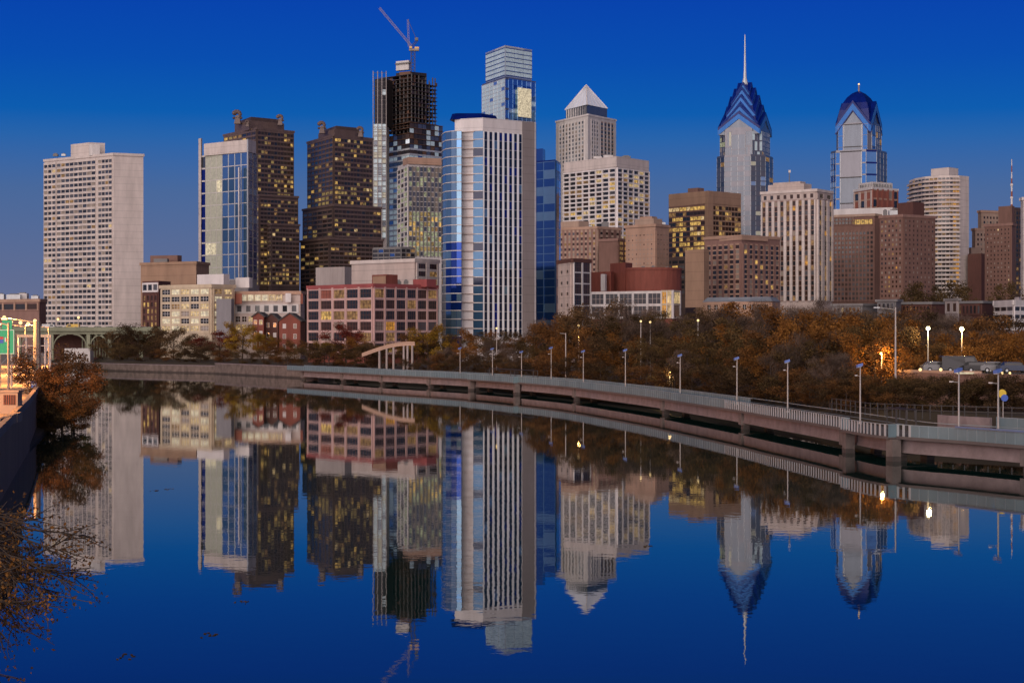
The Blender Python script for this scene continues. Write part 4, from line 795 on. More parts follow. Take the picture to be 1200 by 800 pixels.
def s_of_px(px):
    best = min(range(len(path)), key=lambda i: abs(600+FPX*path[i].x/path[i].y-px)); return acc[best]
bwk = empty('boardwalk', (path[len(path)//2].x, path[len(path)//2].y, 0)); tag(bwk, 'long curving concrete boardwalk with pale railing standing in the river', 'boardwalk')
def strip(m, s0, s1, d0, d1, z0, z1, mm, step=4.0, top=None):
    n = max(1, int(round((s1-s0)/step))); A = []; B = []
    for k in range(n+1):
        p, d, w = at(s0+(s1-s0)*k/n); A.append(tuple(p+w*d0)); B.append(tuple(p+w*d1))
    for i in range(n):
        a, b_, c, d = A[i], A[i+1], B[i+1], B[i]
        m.face([(*a, z0), (*b_, z0), (*b_, z1), (*a, z1)], mm); m.face([(*d, z0), (*d, z1), (*c, z1), (*c, z0)], mm)
        m.face([(*a, z1), (*b_, z1), (*c, z1), (*d, z1)], top or mm); m.face([(*a, z0), (*d, z0), (*c, z0), (*b_, z0)], mm)
    for k in (0, -1): m.face([(*A[k], z0), (*A[k], z1), (*B[k], z1), (*B[k], z0)], mm)
OV = [(s_of_px(553), s_of_px(608), 'first'), (s_of_px(996), s_of_px(1050), 'second')]
piers = [s_of_px(x) for x in (352, 398, 444, 500, 553, 602, 670, 773, 865, 984, 1046, 1200)]
part(bwk, 'deck', lambda m: strip(m, 0, LEN, -.25, 5.0, 2.22, 2.52, 'deck_edge', 2, 'deck'))
for a, b_, _ in OV:
    part(bwk, 'overlook_deck', lambda m: strip(m, a, b_, -1.3, -.253, 2.24, 2.50, 'deck_edge', 2, 'deck'))
for a, b_ in zip(piers, piers[1:]+[LEN]):
    for d0 in (.55, 3.9):
        part(bwk, 'girder', lambda m: (strip(m, a+.75, b_-.75, d0, d0+.75, 0.9, 2.216, 'concrete_girder', 3), strip(m, a+.75, b_-.75, d0-.10, d0+.85, .82, 1.05, 'concrete_girder', 3)))
for s in piers:
    p, d, w = at(s)
    for k in (.95, 4.2): q = part(bwk, 'pier', lambda m: m.box((*(p-d*.6+w*(k-.45)), -1), (*(d*1.2), 0), (*(w*.9), 0), (0, 0, 1.55), 'concrete_pier'))
    mm = MB(); mm.box((*(p-d*.72+w*.2), .55), (*(d*1.44), 0), (*(w*4.7), 0), (0, 0, 1.66), 'concrete_pier'); o = bwk.location; mm.v = [(x-o[0], y-o[1], z) for x, y, z in mm.v]; mm.build('pier_cap', q)
for a, b_, _ in OV:
    for s in (a, b_-.6):
        p, d, w = at(s+.3); part(bwk, 'pier', lambda m: m.box((*(p-d*.5-w*.9), -1), (*(d*1.2), 0), (*(w*1.0), 0), (0, 0, 3.2), 'concrete_pier'))
segs = []; s = 0.; n = 95
def inov(s): return any(a <= s < b_ for a, b_, _ in OV)
NP = 100
def railpanel(m, s0, s1, d, z=2.30, h=1.42, solid=True):
    strip(m, s0, s1, d, d+.07, z+h-.07, z+h, 'rail_steel', 2.5); strip(m, s0, s1, d+.01, d+.06, z+.08, z+.14, 'rail_steel', 2.5)
    if solid: strip(m, s0, s1, d+.03, d+.04, z+.14, z+h-.07, 'rail_mesh', 2.5)
    k = s0
    while k < s1:
        p, dd, w = at(k); q = p+w*(d+.01); m.box((*q, z), (*(dd*(.06 if solid else .34)), 0), (*(w*.06), 0), (0, 0, h-.07), 'rail_steel' if solid else 'rail_slat'); k += .95 if not solid else 1.24
cuts = sorted([LEN*k/96 for k in range(97)]+[q for a, b_, _ in OV for q in (a, b_)])
for s0, s1 in zip(cuts, cuts[1:]):
    if s1-s0 < .3: continue
    mid = (s0+s1)/2; ov = inov(mid); vis = 600+FPX*at(mid)[0].x/at(mid)[0].y
    part(bwk, 'railing', lambda m: railpanel(m, s0+.02, s1-.02, -1.2 if ov else -.18, solid=not (850 < vis < 1062)))
for a, b_, _ in OV:
    for s in (a, b_):
        p, d, w = at(s)
        part(bwk, 'railing', lambda m: (m.box((*(p-w*1.2), 3.65), (*(w*1.0), 0), (*(d*.07), 0), (0, 0, .07), 'rail_steel'), m.box((*(p-w*1.2+d*.02), 2.4), (*(w*1.0), 0), (*(d*.02), 0), (0, 0, 1.25), 'rail_mesh')))
q = part(bwk, 'back_railing', lambda m: (railpanel(m, 0, s_of_px(840), 4.8, 2.523, 1.2), strip(m, s_of_px(840), LEN, 4.8, 4.87, 3.65, 3.72, 'rail_steel', 2.5), strip(m, s_of_px(840), LEN, 4.8, 4.87, 3.1, 3.14, 'rail_steel', 2.5))); q['kind'] = 'stuff'
part(bwk, 'back_wall', lambda m: strip(m, s_of_px(1046), s_of_px(1112), 5.4, 5.7, 1.2, 4.5, 'concrete_girder', 2))
part(bwk, 'upper_railing', lambda m: (strip(m, s_of_px(1113), LEN, 6.2, 6.9, 1.5, 3.3, 'concrete_pier', 2), railpanel(m, s_of_px(1112), LEN, 6.3, 3.303, 1.25)))
part(bwk, 'handrail', lambda m: strip(m, s_of_px(1125), LEN, -.32, -.22, 3.72, 3.88, 'rail_blue', 2))
for a, b_, w_ in OV:
    p0, d, w = at(a+1); p1, _, _ = at(b_-1) if w_ == 'first' else at(a+(b_-a)*.55)
    t = empty('shade_frame', (*(p0.lerp(p1, .5)+w*3), 2.52)); tag(t, 'thin dark steel shade frame on the %s boardwalk overlook' % ('far' if w_ == 'first' else 'near right'), 'shade frame')
    def f(m):
        for q in (p0, p0.lerp(p1, .5), p1):
            for k in (3.6, 4.6): m.box((*(q+w*k), 2.53), (.12, 0, 0), (0, .12, 0), (0, 0, 2.3), 'steel_dark')
    part(t, 'post', f)
    part(t, 'beam', lambda m: [m.tube((*(p0+w*k), 4.85), (*(p1+w*k), 4.85), .08, .08, 'steel_dark', 5) for k in (3.66, 4.66)])
# boardwalk lamps: pole with a slanted blue-white head and a small lower arm
def lamp_parts(h, head='lamp_blue'):
    pm = MB(); pm.tube((0, 0, 0), (0, 0, h), .11, .07, 'pole_grey', 8); pm.tube((0, 0, 0), (0, 0, .25), .22, .18, 'pole_grey', 8)
    hm = MB(); hm.box((-.28, -.38, h-.15), (.56, 0, .06), (0, .62, .18), (-.02, -.03, .30), head); hm.box((-.24, -.36, h-.2), (.48, 0, .05), (0, .5, .15), (0, 0, .06), 'steel_white')
    am = MB(); am.tube((0, 0, h*.83), (-.75, -.2, h*.83+.05), .045, .035, 'pole_grey', 6); am.box((-.98, -.33, h*.83), (.36, 0, 0), (0, .22, 0), (0, 0, .12), 'white_paint')
    return pm.mesh('pole'), hm.mesh('lamp_head'), am.mesh('side_arm')
LM = [(519, 408), (556, 409), (588, 412), (622, 409), (658, 412), (705, 412), (766, 416), (828, 420), (885, 425), (964, 430), (1088, 432), (1133, 436), (1182, 458)]
LBL = ['far boardwalk end, left of the first overlook', 'left corner of the far overlook', 'right corner of the far overlook beside the shade frame', 'railing below the brown shear wall of the wide blue tower', 'railing below the narrow pale loft building',
       'railing below the pyramid topped tower', 'railing below the peach stone block and red brick hall', 'railing below the low peach pavilion', 'railing below the brown brick block', 'railing just left of the near right overlook',
       'railing below the yellow lit street lamp', 'railing between the two lit street lamps and yellow sign', 'railing beside the round yellow and blue sign']
lpm = {}
for i, (px, yt) in enumerate(LM):
    s = s_of_px(px); p, d, w = at(s); D = p.y; dd = 4.4; p = p+w*dd; h = Z(yt, p.y)-2.52; h = min(max(h, 4.5), 7.2); key = round(h*2)/2
    if key not in lpm: lpm[key] = lamp_parts(key)
    l = empty('boardwalk_lamp', (p.x, p.y, 2.52), math.atan2(d.y, d.x)); tag(l, 'slim lamp post on the '+LBL[i], 'lamp post', 'slim lamp posts along the boardwalk')
    for nm, me in zip(('pole', 'lamp_head', 'side_arm'), lpm[key]): put(nm, me, l)

# ------------------------------------------------------------------ far road bridge on the left with its traffic
BY = 690.
br = empty('road_bridge', (*P(150, BY), 0)); tag(br, 'greenish road bridge with arched brackets crossing the river behind the left bush', 'road bridge')
BX0, BX1 = P(-60, BY)[0], P(232, BY)[0]; zd, zu = Z(386.5, BY), Z(391.5, BY)
part(br, 'deck', lambda m: (m.abox(BX0, BX1, BY, BY+14, zd-.5, zd, 'bridge_green', 'asphalt'), m.abox(BX0, BX1, BY-.6, BY-.01, zd-.45, zd+.25, 'bridge_green')))
part(br, 'girder', lambda m: [m.abox(BX0, BX1, BY+k, BY+k+.5, zu, zd-.504, 'bridge_green') for k in (.4, 6.5, 13)])
part(br, 'parapet', lambda m: (m.abox(BX0, BX1, BY-.4, BY-.15, zd+.254, zd+1.1, 'bridge_green'), [m.abox(x, x+.5, BY-.45, BY-.1, zd+.26, zd+1.25, 'bridge_green') for x in np.arange(BX0, BX1, 4.0)]))
for px in (22, 60, 103, 128, 165, 200):
    x, _ = P(px, BY)
    def f(m):
        m.abox(x-.7, x+.7, BY+.6, BY+1.6, 2, zu-.003, 'bridge_green')
        for s in (-1, 1):
            for k in range(6):
                a0, a1 = k/6*math.pi/2, (k+1)/6*math.pi/2; r = 5
                p0 = (x+s*(.7+r-r*math.cos(a0)), zu-r+r*math.sin(a0)); p1 = (x+s*(.7+r-r*math.cos(a1)), zu-r+r*math.sin(a1))
                m.box((p0[0], BY+.62, p0[1]-.25), (p1[0]-p0[0], 0, p1[1]-p0[1]), (0, .5, 0), (0, 0, .7), 'bridge_green')
    part(br, 'column', f)
part(br, 'abutment', lambda m: (m.abox(P(77, BY-10)[0], P(107, BY-10)[0], BY-12, BY-6, 1.2, Z(408, BY-10), 'pale_stone'), m.abox(P(72, BY)[0], P(112, BY)[0], BY-13, BY-4, -1, 1.25, 'concrete_pier')))
part(br, 'back_wall', lambda m: (m.abox(P(60, BY+16)[0], P(240, BY+16)[0], BY+16, BY+17, 2, zu, 'brick_dark'), [m.abox(P(90+k*3.4, BY)[0], P(90+k*3.4, BY)[0]+.5, BY+8, BY+8.6, 3, zu-.005, 'bridge_green') for k in range(9)]))

def car_parts(col, van=False):
    b = MB(); L, Wd = (5.4, 2.0) if van else (4.5, 1.8)
    prof = [(-.5, .32), (.5, .32), (.5, .85), (.44, .92), (.22, 1.0), (.10, 1.45), (-.28, 1.47), (-.42, 1.02), (-.5, .95)] if not van else [(-.5, .35), (.5, .35), (.5, 1.1), (.42, 1.25), (.32, 2.2), (-.48, 2.25), (-.5, 2.1)]
    n = len(prof); pts = [(x*L, z) for x, z in prof]; i = len(b.v)
    for y, k in ((-Wd/2, 1), (Wd/2, 1)): b.v.extend((x, y*(.86 if z > 1.3 else 1), z) for x, z in pts)
    for k in range(n): b.f.append((k, (k+1) % n, n+(k+1) % n, n+k)); b.m.append(col)
    b.f.append(tuple(range(n))[::-1]); b.m.append(col); b.f.append(tuple(range(n, 2*n))); b.m.append(col)
    ws = []
    for s in (-1, 1):
        w = MB(); ws.append(w); y = s*(Wd/2*.93+.02)
        if van: w.box((.08*L, y-.04, 1.35), (.24*L, 0, 0), (0, .08, 0), (-.02*L, 0, .65), 'win_dark')
        else: w.box((-.36*L, y-.04, 1.02), (.53*L, 0, 0), (0, .08, 0), (.0*L, 0, .34), 'win_dark')
    wh = MB(); wh.tube((0, -.12, 0), (0, .12, 0), .34, .34, 'tyre', 12); wh.tube((0, -.13, 0), (0, .13, 0), .18, .18, 'steel_white', 8)
    hl = MB(); hl.ball((0, 0, 0), .12, 'car_light', 6, 4); tl = MB(); tl.abox(-.04, .04, -.14, .14, -.08, .08, 'red_light')
    return L, Wd, [('body', b.mesh('body'), None)]+[('window', w.mesh('window'), None) for w in ws]+[('wheel', None, (sx*L*.3, sy*(Wd/2-.1), .34)) for sx in (-1, 1) for sy in (-1, 1)], wh.mesh('wheel'), hl.mesh('headlight'), tl.mesh('tail_light')
for nm, c in (('car_white', (.6, .6, .6)), ('car_black', (.02, .02, .022)), ('car_silver', (.22, .22, .23)), ('car_yellow', (.7, .45, .05)), ('car_red', (.35, .03, .03)), ('car_blue', (.03, .045, .09))): mat(nm, c, rough=.25, var=.03)
CK = {}
def car(x, y, z, rz, col, label, group, van=False, lights=True):
    key = (col, van)
    if key not in CK: CK[key] = car_parts(col, van)
    L, Wd, ps, whm, hlm, tlm = CK[key]
    c = empty('van' if van else 'car', (x, y, z), rz); tag(c, label, 'van' if van else 'car', group)
    for nm, me, loc in ps: put(nm, me or whm, c, loc or (0, 0, 0))
    if lights:
        for s in (-1, 1): put('headlight', hlm, c, (L/2, s*Wd*.36, .72)); put('tail_light', tlm, c, (-L/2, s*Wd*.36, .8))
TR = [(58, 'car_white', True, 'white van on the far bridge beside the tall orange lit pole'), (70, 'car_silver', False, 'silver car behind the white van on the far bridge'), (85, 'car_yellow', True, 'yellow van on the far bridge above the arch bracket'), (100, 'car_white', False, 'white car on the far bridge right of the yellow van'), (113, 'car_black', False, 'black car on the far bridge below the pale slab tower'),
      (127, 'car_silver', False, 'silver car leading the row on the far bridge near the trees'), (151, 'car_white', False, 'white car on the far bridge below the blank end wall of the pale tower'), (170, 'car_red', False, 'red car at the right end of the far bridge')]
for px, c, van, lb in TR: car(P(px, BY+4)[0], BY+4, zd+.004, math.pi if px % 2 else 0, c, lb, 'traffic on the far bridge', van)
# small road lamps above the bridge
for i, (px, py) in enumerate(((5, 372), (13, 377), (24, 378), (33, 379.5), (41, 376), (68, 374), (92, 372))):
    l = empty('street_lamp', (P(px, BY+1)[0], BY+1, zd)); h = Z(py, BY)-zd
    tag(l, 'glowing street lamp on the far bridge, '+('leftmost, over the green sign', 'second from the left, right of the green sign', 'third from the left', 'just left of the thick pole', 'right behind the thick pole', 'above the white van', 'rightmost, above the yellow van')[i], 'street lamp', 'glowing lamps on the far bridge')
    a = MB(); a.tube((0, 0, 0), (0, 0, h), .12, .08, 'pole_grey', 6); a.build('pole', l); a = MB(); a.ball((0, 0, h), .75 if i < 5 else .5, 'bulb_soft', 10, 6); a.build('globe', l)
# ------------------------------------------------------------------ highway furniture on the west bank
def plight(name, loc, e, col, r=.3, parent=None):
    d = bpy.data.lights.new(name, 'POINT'); d.energy = e; d.color = col; d.shadow_soft_size = r; o = bpy.data.objects.new(name, d); COL.objects.link(o); o.location = loc
    if parent: o.parent = parent
    return o
ORG = (1, .37, .09)
for i, (px, D, h, off) in enumerate(((43.5, 268, 9.5, 0), (30, 330, 9.0, -3), (10, 215, 9.0, -3), (-8, 165, 9.0, -4), (57, 410, 9, -1))):
    x, y = P(px, D); l = empty('street_lamp', (x, y, 5.0)); tag(l, ('thick pale lamp post at the corner of the highway beside the bush', 'thin lamp post on the highway behind the green sign', 'lamp post on the highway left of the small hut', 'lamp post at the left frame edge on the highway', 'slender lamp post at far end of the highway right of the thick pole')[i], 'street lamp', 'orange lamps along the highway')
    a = MB(); r0 = .62 if i == 0 else .16; a.tube((0, 0, 0), (0, 0, h), r0, r0*.8, 'mid_grey', 8); a.tube((0, 0, h-.2), (-4.6, 0, h+.5), .08, .06, 'pole_grey', 6); a.build('pole', l)
    a = MB(); a.box((-5.3, -.2, h+.35), (.9, 0, 0), (0, .4, 0), (0, 0, .16), 'pole_grey'); a.build('lamp_head', l); a = MB(); a.box((-5.25, -.17, h+.23), (.8, 0, 0), (0, .34, 0), (0, 0, .12), 'bulb_warm'); a.build('lens', l)
    plight('lamp_light', (-4.85, 0, h-.2), (24000, 42000, 22000, 16000, 46000)[i], ORG, .3, l)
gx, gy = P(7.5, 262); t = empty('highway_sign', (gx, gy, 5.0)); tag(t, 'big green highway sign with a small shield at the left edge', 'road sign')
s_ = 262/FPX
part(t, 'sign_panel', lambda m: (m.abox(gx-11*s_, gx+9.3*s_, gy, gy+.12, Z(415, 262), Z(386, 262), 'sign_green')))
part(t, 'top_panel', lambda m: m.abox(gx-5*s_, gx+6.5*s_, gy+.003, gy+.12, Z(385.6, 262), Z(375, 262), 'sign_green'))
part(t, 'border', lambda m: [m.abox(*q, 'sign_white') for q in ((gx-10.6*s_, gx+8.9*s_, gy-.02, gy-.003, Z(414.6, 262), Z(414.0, 262)), (gx-10.6*s_, gx+8.9*s_, gy-.02, gy-.003, Z(387, 262), Z(386.4, 262)), (gx+8.3*s_, gx+8.9*s_, gy-.021, gy-.004, Z(414, 262), Z(387, 262)))])
def shield(m):
    for y0, y1, mm in ((402, 397.6, 'sign_blue'), (397.4, 394.4, 'sign_red')):
        w0 = 3.2*s_; m.abox(gx-6.5*s_-w0*.6, gx-6.5*s_+w0, gy-.03, gy-.004, Z(y0, 262), Z(y1, 262), mm)
    m.abox(gx-1.8*s_, gx-.6*s_, gy-.03, gy-.004, Z(400.6, 262), Z(395, 262), 'sign_white'); m.abox(gx-.2*s_, gx+1*s_, gy-.031, gy-.004, Z(400, 262), Z(396, 262), 'sign_red')
part(t, 'shield', shield)
part(t, 'post', lambda m: (m.tube((gx+5*s_, gy+.5, 5), (gx+5*s_, gy+.5, Z(380, 262)), .16, .14, 'pole_grey', 8), m.tube((gx-9*s_, gy+.5, 5), (gx-9*s_, gy+.5, Z(380, 262)), .16, .14, 'pole_grey', 8), m.abox(gx-11*s_, gx+8*s_, gy+.2, gy+.36, Z(400, 262), Z(400, 262)+.2, 'pole_grey')))
# gantry frame behind it
gx2, gy2 = P(33, 330); t = empty('sign_gantry', (gx2, gy2, 5)); tag(t, 'orange lit steel gantry frame over the highway right of the green sign', 'gantry')
part(t, 'post', lambda m: [m.tube((P(x, 330)[0], 330, 5), (P(x, 330)[0], 330, Z(392, 330)), .22, .2, 'pole_grey', 8) for x in (22, 31, 53, 59)])
part(t, 'beam', lambda m: (m.abox(P(20, 330)[0], P(60, 330)[0], 329.8, 330.2, Z(395, 330), Z(392, 330), 'cream'), m.abox(P(20, 330)[0], P(60, 330)[0], 329.8, 330.2, Z(405.5, 330), Z(404.5, 330), 'pole_grey')))
# hut and the small blue sign
hx, hy = P(12, 176); t = empty('equipment_hut', (hx, hy, 5.0)); tag(t, 'small concrete equipment hut with a dark barred window beside the highway', 'hut')
part(t, 'wall', lambda m: (m.abox(hx-1.0, hx+.72, hy, hy+1.6, 5.0, Z(459.5, 176), 'retaining'), m.abox(hx-1.12, hx+.84, hy-.12, hy+1.7, Z(459.5, 176)+.003, Z(459.5, 176)+.18, 'retaining')))
part(t, 'window', lambda m: (m.abox(hx-.65, hx+.5, hy-.05, hy+.05, Z(474, 176), Z(462.5, 176), 'win_brown'), [m.abox(hx-.6+k*.22, hx-.56+k*.22, hy-.09, hy-.04, Z(474, 176), Z(462.5, 176), 'copper_red') for k in range(6)]))
sx, sy = P(40, 256); t = empty('roadside_sign', (sx, sy, 5.0)); tag(t, 'small blue sign on a short post at the foot of the thick pale lamp post', 'road sign')
part(t, 'post', lambda m: m.tube((sx, sy, 5), (sx, sy, 8.0), .05, .05, 'pole_grey', 6)); part(t, 'sign_panel', lambda m: (m.abox(sx-.42, sx+.42, sy-.1, sy-.05, Z(454, 256), Z(446, 256), 'lamp_blue'), m.abox(sx-.3, sx+.2, sy-.13, sy-.095, Z(451, 256), Z(449, 256), 'sign_white')))
# low stepped concrete ledges on the road (parapet blocks)
mx, my = P(2, 150); t = empty('traffic_barrier', (mx, my, 5.0)); tag(t, 'row of low concrete traffic barriers on the highway at the left edge', 'barrier')
part(t, 'barrier', lambda m: [m.prism([(mx-.5+k*-.35, my+k*3), (mx-.1+k*-.35, my+k*3), (mx-.1-(k+.9)*.35, my+(k+.9)*3), (mx-.5-(k+.9)*.35, my+(k+.9)*3)], 5.0, 5.8, 'retaining') for k in range(4)])

# ------------------------------------------------------------------ right bank street furniture
def lit_lamp(px, py, D, zg, label, bulb, r, e=0, col=(1, .7, .3), pole=True):
    x, y = P(px, D); z = Z(py, D); l = empty('street_lamp', (x, y, zg)); tag(l, label, 'street lamp')
    a = MB(); a.tube((0, 0, 0), (0, 0, z-zg), .11, .07, 'pole_grey', 6); a.build('pole', l)
    a = MB(); a.ball((0, 0, z-zg+.1), r, bulb, 12, 8); a.tube((0, 0, z-zg+r*.7), (0, 0, z-zg+r*1.5), r*.7, r*.3, 'steel_dark', 8); a.build('globe', l)
    if e: plight('lamp_light', (0, -.7, z-zg-.2), e, col, .3, l)
lit_lamp(1087.5, 385.5, 262, 8, 'brightly lit yellow white street lamp on a tall pole below the white balcony tower', 'bulb_white', .30, 1500)
lit_lamp(1127, 386, 275, 8, 'brightly lit orange street lamp right of the yellow white one', 'bulb_white', .34, 2600, (1, .55, .15))
lit_lamp(1033, 415, 250, 5, 'small orange lit lamp low among the orange trees below the dark brown apartment block', 'bulb_warm', .22, 1500, (1, .55, .15))
lit_lamp(1054, 391, 300, 5, 'dim orange globe lamp beside the tall unlit bank pole', 'bulb_soft', .26)
lit_lamp(582, 385, 420, 4, 'tiny white park lamp at the foot of the wide blue tower', 'bulb_soft', .22)
lit_lamp(678, 382, 395, 4, 'small pale park lamp below the narrow pale loft building', 'bulb_soft', .22)
lit_lamp(678.5, 396, 392, 4, 'small amber park lamp low in the trees below the narrow pale loft building', 'bulb_soft', .22, 500, (1, .55, .15))
lit_lamp(751, 377, 345, 4, 'left of two yellow park lamps in the trees below the peach stone block', 'bulb_soft', .2)
lit_lamp(762, 378, 352, 4, 'right of two yellow park lamps in the trees below the peach stone block', 'bulb_soft', .22)
lit_lamp(818, 376, 340, 4, 'small yellow park lamp in the trees left of the low peach pavilion', 'bulb_soft', .22)
lit_lamp(785, 437, 318, 3.4, 'low white path lamp behind the boardwalk below the brown brick block', 'bulb_soft', .22, 500, (1, .7, .3))
x, y = P(1049.5, 240); l = empty('street_lamp', (x, y, 5)); tag(l, 'tall unlit street lamp pole left of the lit yellow lamp on the right bank', 'street lamp')
a = MB(); a.tube((0, 0, 0), (0, 0, Z(360, 240)-5), .16, .09, 'pole_grey', 8); a.build('pole', l); a = MB(); hh = Z(361, 240)-5; a.tube((0, 0, hh-.2), (-2.2, 0, hh+.1), .06, .05, 'pole_grey', 6); a.box((-2.9, -.15, hh), (.8, 0, 0), (0, .3, 0), (0, 0, .15), 'steel_white'); a.build('arm', l)
x, y = P(663, 372); l = empty('street_lamp', (x, y, 3.2)); tag(l, 'tall pale pole with a short arm behind the boardwalk below the wide blue tower', 'street lamp')
a = MB(); a.tube((0, 0, 0), (0, 0, Z(390, 372)-3.2), .15, .1, 'pole_grey', 8); a.build('pole', l); a = MB(); hh = Z(391, 372)-3.2; a.tube((0, 0, hh), (-1.2, 0, hh+.1), .07, .06, 'pole_grey', 6); a.build('arm', l)
# parking terrace with cars, trains of lights
ter = [P(1050, 250), P(1100, 242), P(1150, 238), P(1215, 234)]
t = empty('parking_terrace', (*ter[1], 0)); tag(t, 'raised parking terrace with a low rose brick front wall on the right bank', 'terrace')
part(t, 'wall', lambda m: wallrib(m, ter, offs(ter, -14), 1.5, Z(437, 242), 'brick_brown', 'asphalt'))
part(t, 'parapet', lambda m: wallrib(m, ter[:3], offs(ter[:3], -.3), Z(437, 242)+.003, Z(434, 242), 'peach'))
zt = Z(437, 242)+.004
for px, D, c, van, lb in ((1099, 247, 'car_silver', False, 'silver car parked behind the rose brick terrace wall, leftmost'), (1125, 246, 'car_black', True, 'black van parked on the brick terrace beneath the lit street lamps'), (1147, 245, 'car_black', False, 'black car parked on the brick terrace right of the black van'), (1166, 245, 'car_silver', False, 'silver car parked on the brick terrace near the right edge'), (1189, 243, 'car_blue', False, 'blue car parked on the brick terrace at the right edge')):
    car(P(px, D)[0], D, zt, .05, c, lb, 'cars parked on the brick terrace', van, lights=False)
for i, (px, D) in enumerate(((1078, 241.5), (1102, 240), (1128, 239), (1142, 239), (1174, 236), (1183, 236))):
    x, y = P(px, D); l = empty('wall_light', (x, y, Z(433 if i < 2 else 437, D))); tag(l, ('round glowing wall light on the terrace front, leftmost', 'round glowing wall light left of the black van', 'long warm wall light under the black van', 'long warm wall light right of the black van', 'amber wall light below the rightmost silver car', 'rightmost amber wall light on the terrace front')[i], 'wall light')
    a = MB()
    if i in (2, 3): a.abox(-.85, .85, -.35, -.1, -.12, .12, 'lit_pale')
    else: a.ball((0, -.2, 0), .22 if i < 2 else .17, 'bulb_soft', 8, 6)
    a.build('globe', l); a = MB(); a.abox(-.15, .15, -.12, .1, -.2, .2, 'steel_dark'); a.build('bracket', l)
x, y = P(1175.5, 196); t = empty('round_sign', (x, y, 3.3)); tag(t, 'round yellow and blue sign on a thin post at the right edge', 'sign')
part(t, 'post', lambda m: m.tube((x, y, 3.3), (x, y, Z(458, 196)), .05, .05, 'pole_grey', 6))
def disc(m, cx, cz, r, y0, mm):
    i = len(m.v)
    for yy in (y0, y0+.05): m.v.extend((cx+r*math.cos(k*math.pi/10), yy, cz+r*math.sin(k*math.pi/10)) for k in range(20))
    for k in range(20): m.f.append((i+k, i+(k+1) % 20, i+20+(k+1) % 20, i+20+k)); m.m.append(mm)
    m.f.append(tuple(range(i+20, i+40))[::-1]); m.m.append(mm); m.f.append(tuple(range(i, i+20))); m.m.append(mm)
part(t, 'yellow_disc', lambda m: disc(m, x-.13, Z(461, 196), .46, y-.1, 'sign_yellow')); part(t, 'blue_disc', lambda m: disc(m, x+.12, Z(466, 196), .38, y-.17, 'sign_blue'))
# white columned ramp left of the bank trees
rx = [P(428, 475), P(455, 470), P(485, 463)]
t = empty('footbridge_ramp', (*rx[1], 3)); tag(t, 'small pale footbridge ramp on white columns below the red grid building', 'footbridge')
def ramp(m):
    for k in range(12):
        a, b_ = k/12, (k+1)/12; f = lambda q: (P(424+62*q, 476-12*q)[0], 476-12*q, Z(417-14*math.sin(q*math.pi*.55), 470)); A, B = Vector(f(a)), Vector(f(b_)); m.box(A-Vector((0, 0, .35)), B-A, (0, 3.0, 0), (0, 0, .4), 'beige'); m.box(A+Vector((0, 0, .055)), B-A, (0, .15, 0), (0, 0, .6), 'beige')
part(t, 'ramp', ramp)
for px in (444.5, 453, 461, 473, 477.5, 483):
    q = (px-424)/62; D = 475-12*q; part(t, 'column', lambda m: m.tube((P(px, D)[0], D+.6, 2.5), (P(px, D)[0], D+.6, Z(417-14*math.sin(q*math.pi*.55), 470)-.35), .30, .27, 'grey_concrete', 10))
# benches and fence on the dark bank at right
t = empty('bank_fence', (*P(1020, 214), 3)); tag(t, 'low dark iron fence on the bank behind the near right overlook', 'fence')
fp = [P(975, 236), P(1020, 220), P(1090, 214), P(1200, 207)]
part(t, 'rail', lambda m: [wallrib(m, fp, offs(fp, -.08), z, z+.1, 'steel_dark') for z in (3.6, 4.2)])
part(t, 'post', lambda m: [m.abox(q.x-.06, q.x+.06, q.y, q.y+.12, 2.6, 4.35, 'steel_dark') for a, b_ in zip(fp, fp[1:]) for q in [Vector(a).lerp(Vector(b_), k/8) for k in range(8)]])
# ------------------------------------------------------------------ trees
def leafmat(name, c1, c2, c3):
    m = bpy.data.materials.new(name); m.use_nodes = True; N = m.node_tree.nodes; L = m.node_tree.links; b = N['Principled BSDF']; b.inputs['Roughness'].default_value = .8; b.inputs['Specular IOR Level'].default_value = .15
    tc = N.new('ShaderNodeTexCoord'); oi = N.new('ShaderNodeObjectInfo'); n = N.new('ShaderNodeTexNoise'); n.inputs['Scale'].default_value = .55; n.inputs['Detail'].default_value = 4
    ad = N.new('ShaderNodeVectorMath'); L.new(tc.outputs['Object'], ad.inputs[0]); cb = N.new('ShaderNodeMath'); cb.operation = 'MULTIPLY'; cb.inputs[1].default_value = 50; L.new(oi.outputs['Random'], cb.inputs[0]); L.new(cb.outputs[0], ad.inputs[1]); L.new(ad.outputs[0], n.inputs['Vector'])
    r = N.new('ShaderNodeValToRGB'); e = r.color_ramp.elements; e.new(.5)
    for el, p, c in zip(e, (.32, .5, .68), (c1, c2, c3)): el.position = p; el.color = (*c, 1)
    L.new(n.outputs[0], r.inputs[0]); mx = N.new('ShaderNodeMix'); mx.data_type = 'RGBA'; mx.blend_type = 'MULTIPLY'; mx.inputs[0].default_value = 1
    mr = N.new('ShaderNodeMapRange'); mr.inputs['To Min'].default_value = .65; mr.inputs['To Max'].default_value = 1.3; L.new(oi.outputs['Random'], mr.inputs['Value'])
    c3_ = N.new('ShaderNodeCombineXYZ')
    for k in range(3): L.new(mr.outputs[0], c3_.inputs[k])
    L.new(r.outputs[0], mx.inputs[6]); L.new(c3_.outputs[0], mx.inputs[7]); L.new(mx.outputs[2], b.inputs['Base Color'])
    b.inputs['Subsurface Weight'].default_value = 0
    MATS[name] = m
leafmat('leaf_rust', (.068, .032, .013), (.130, .060, .021), (.21, .100, .032)); leafmat('leaf_orange', (.098, .042, .012), (.185, .078, .019), (.29, .135, .032)); leafmat('leaf_brown', (.045, .029, .017), (.085, .052, .025), (.135, .08, .035))
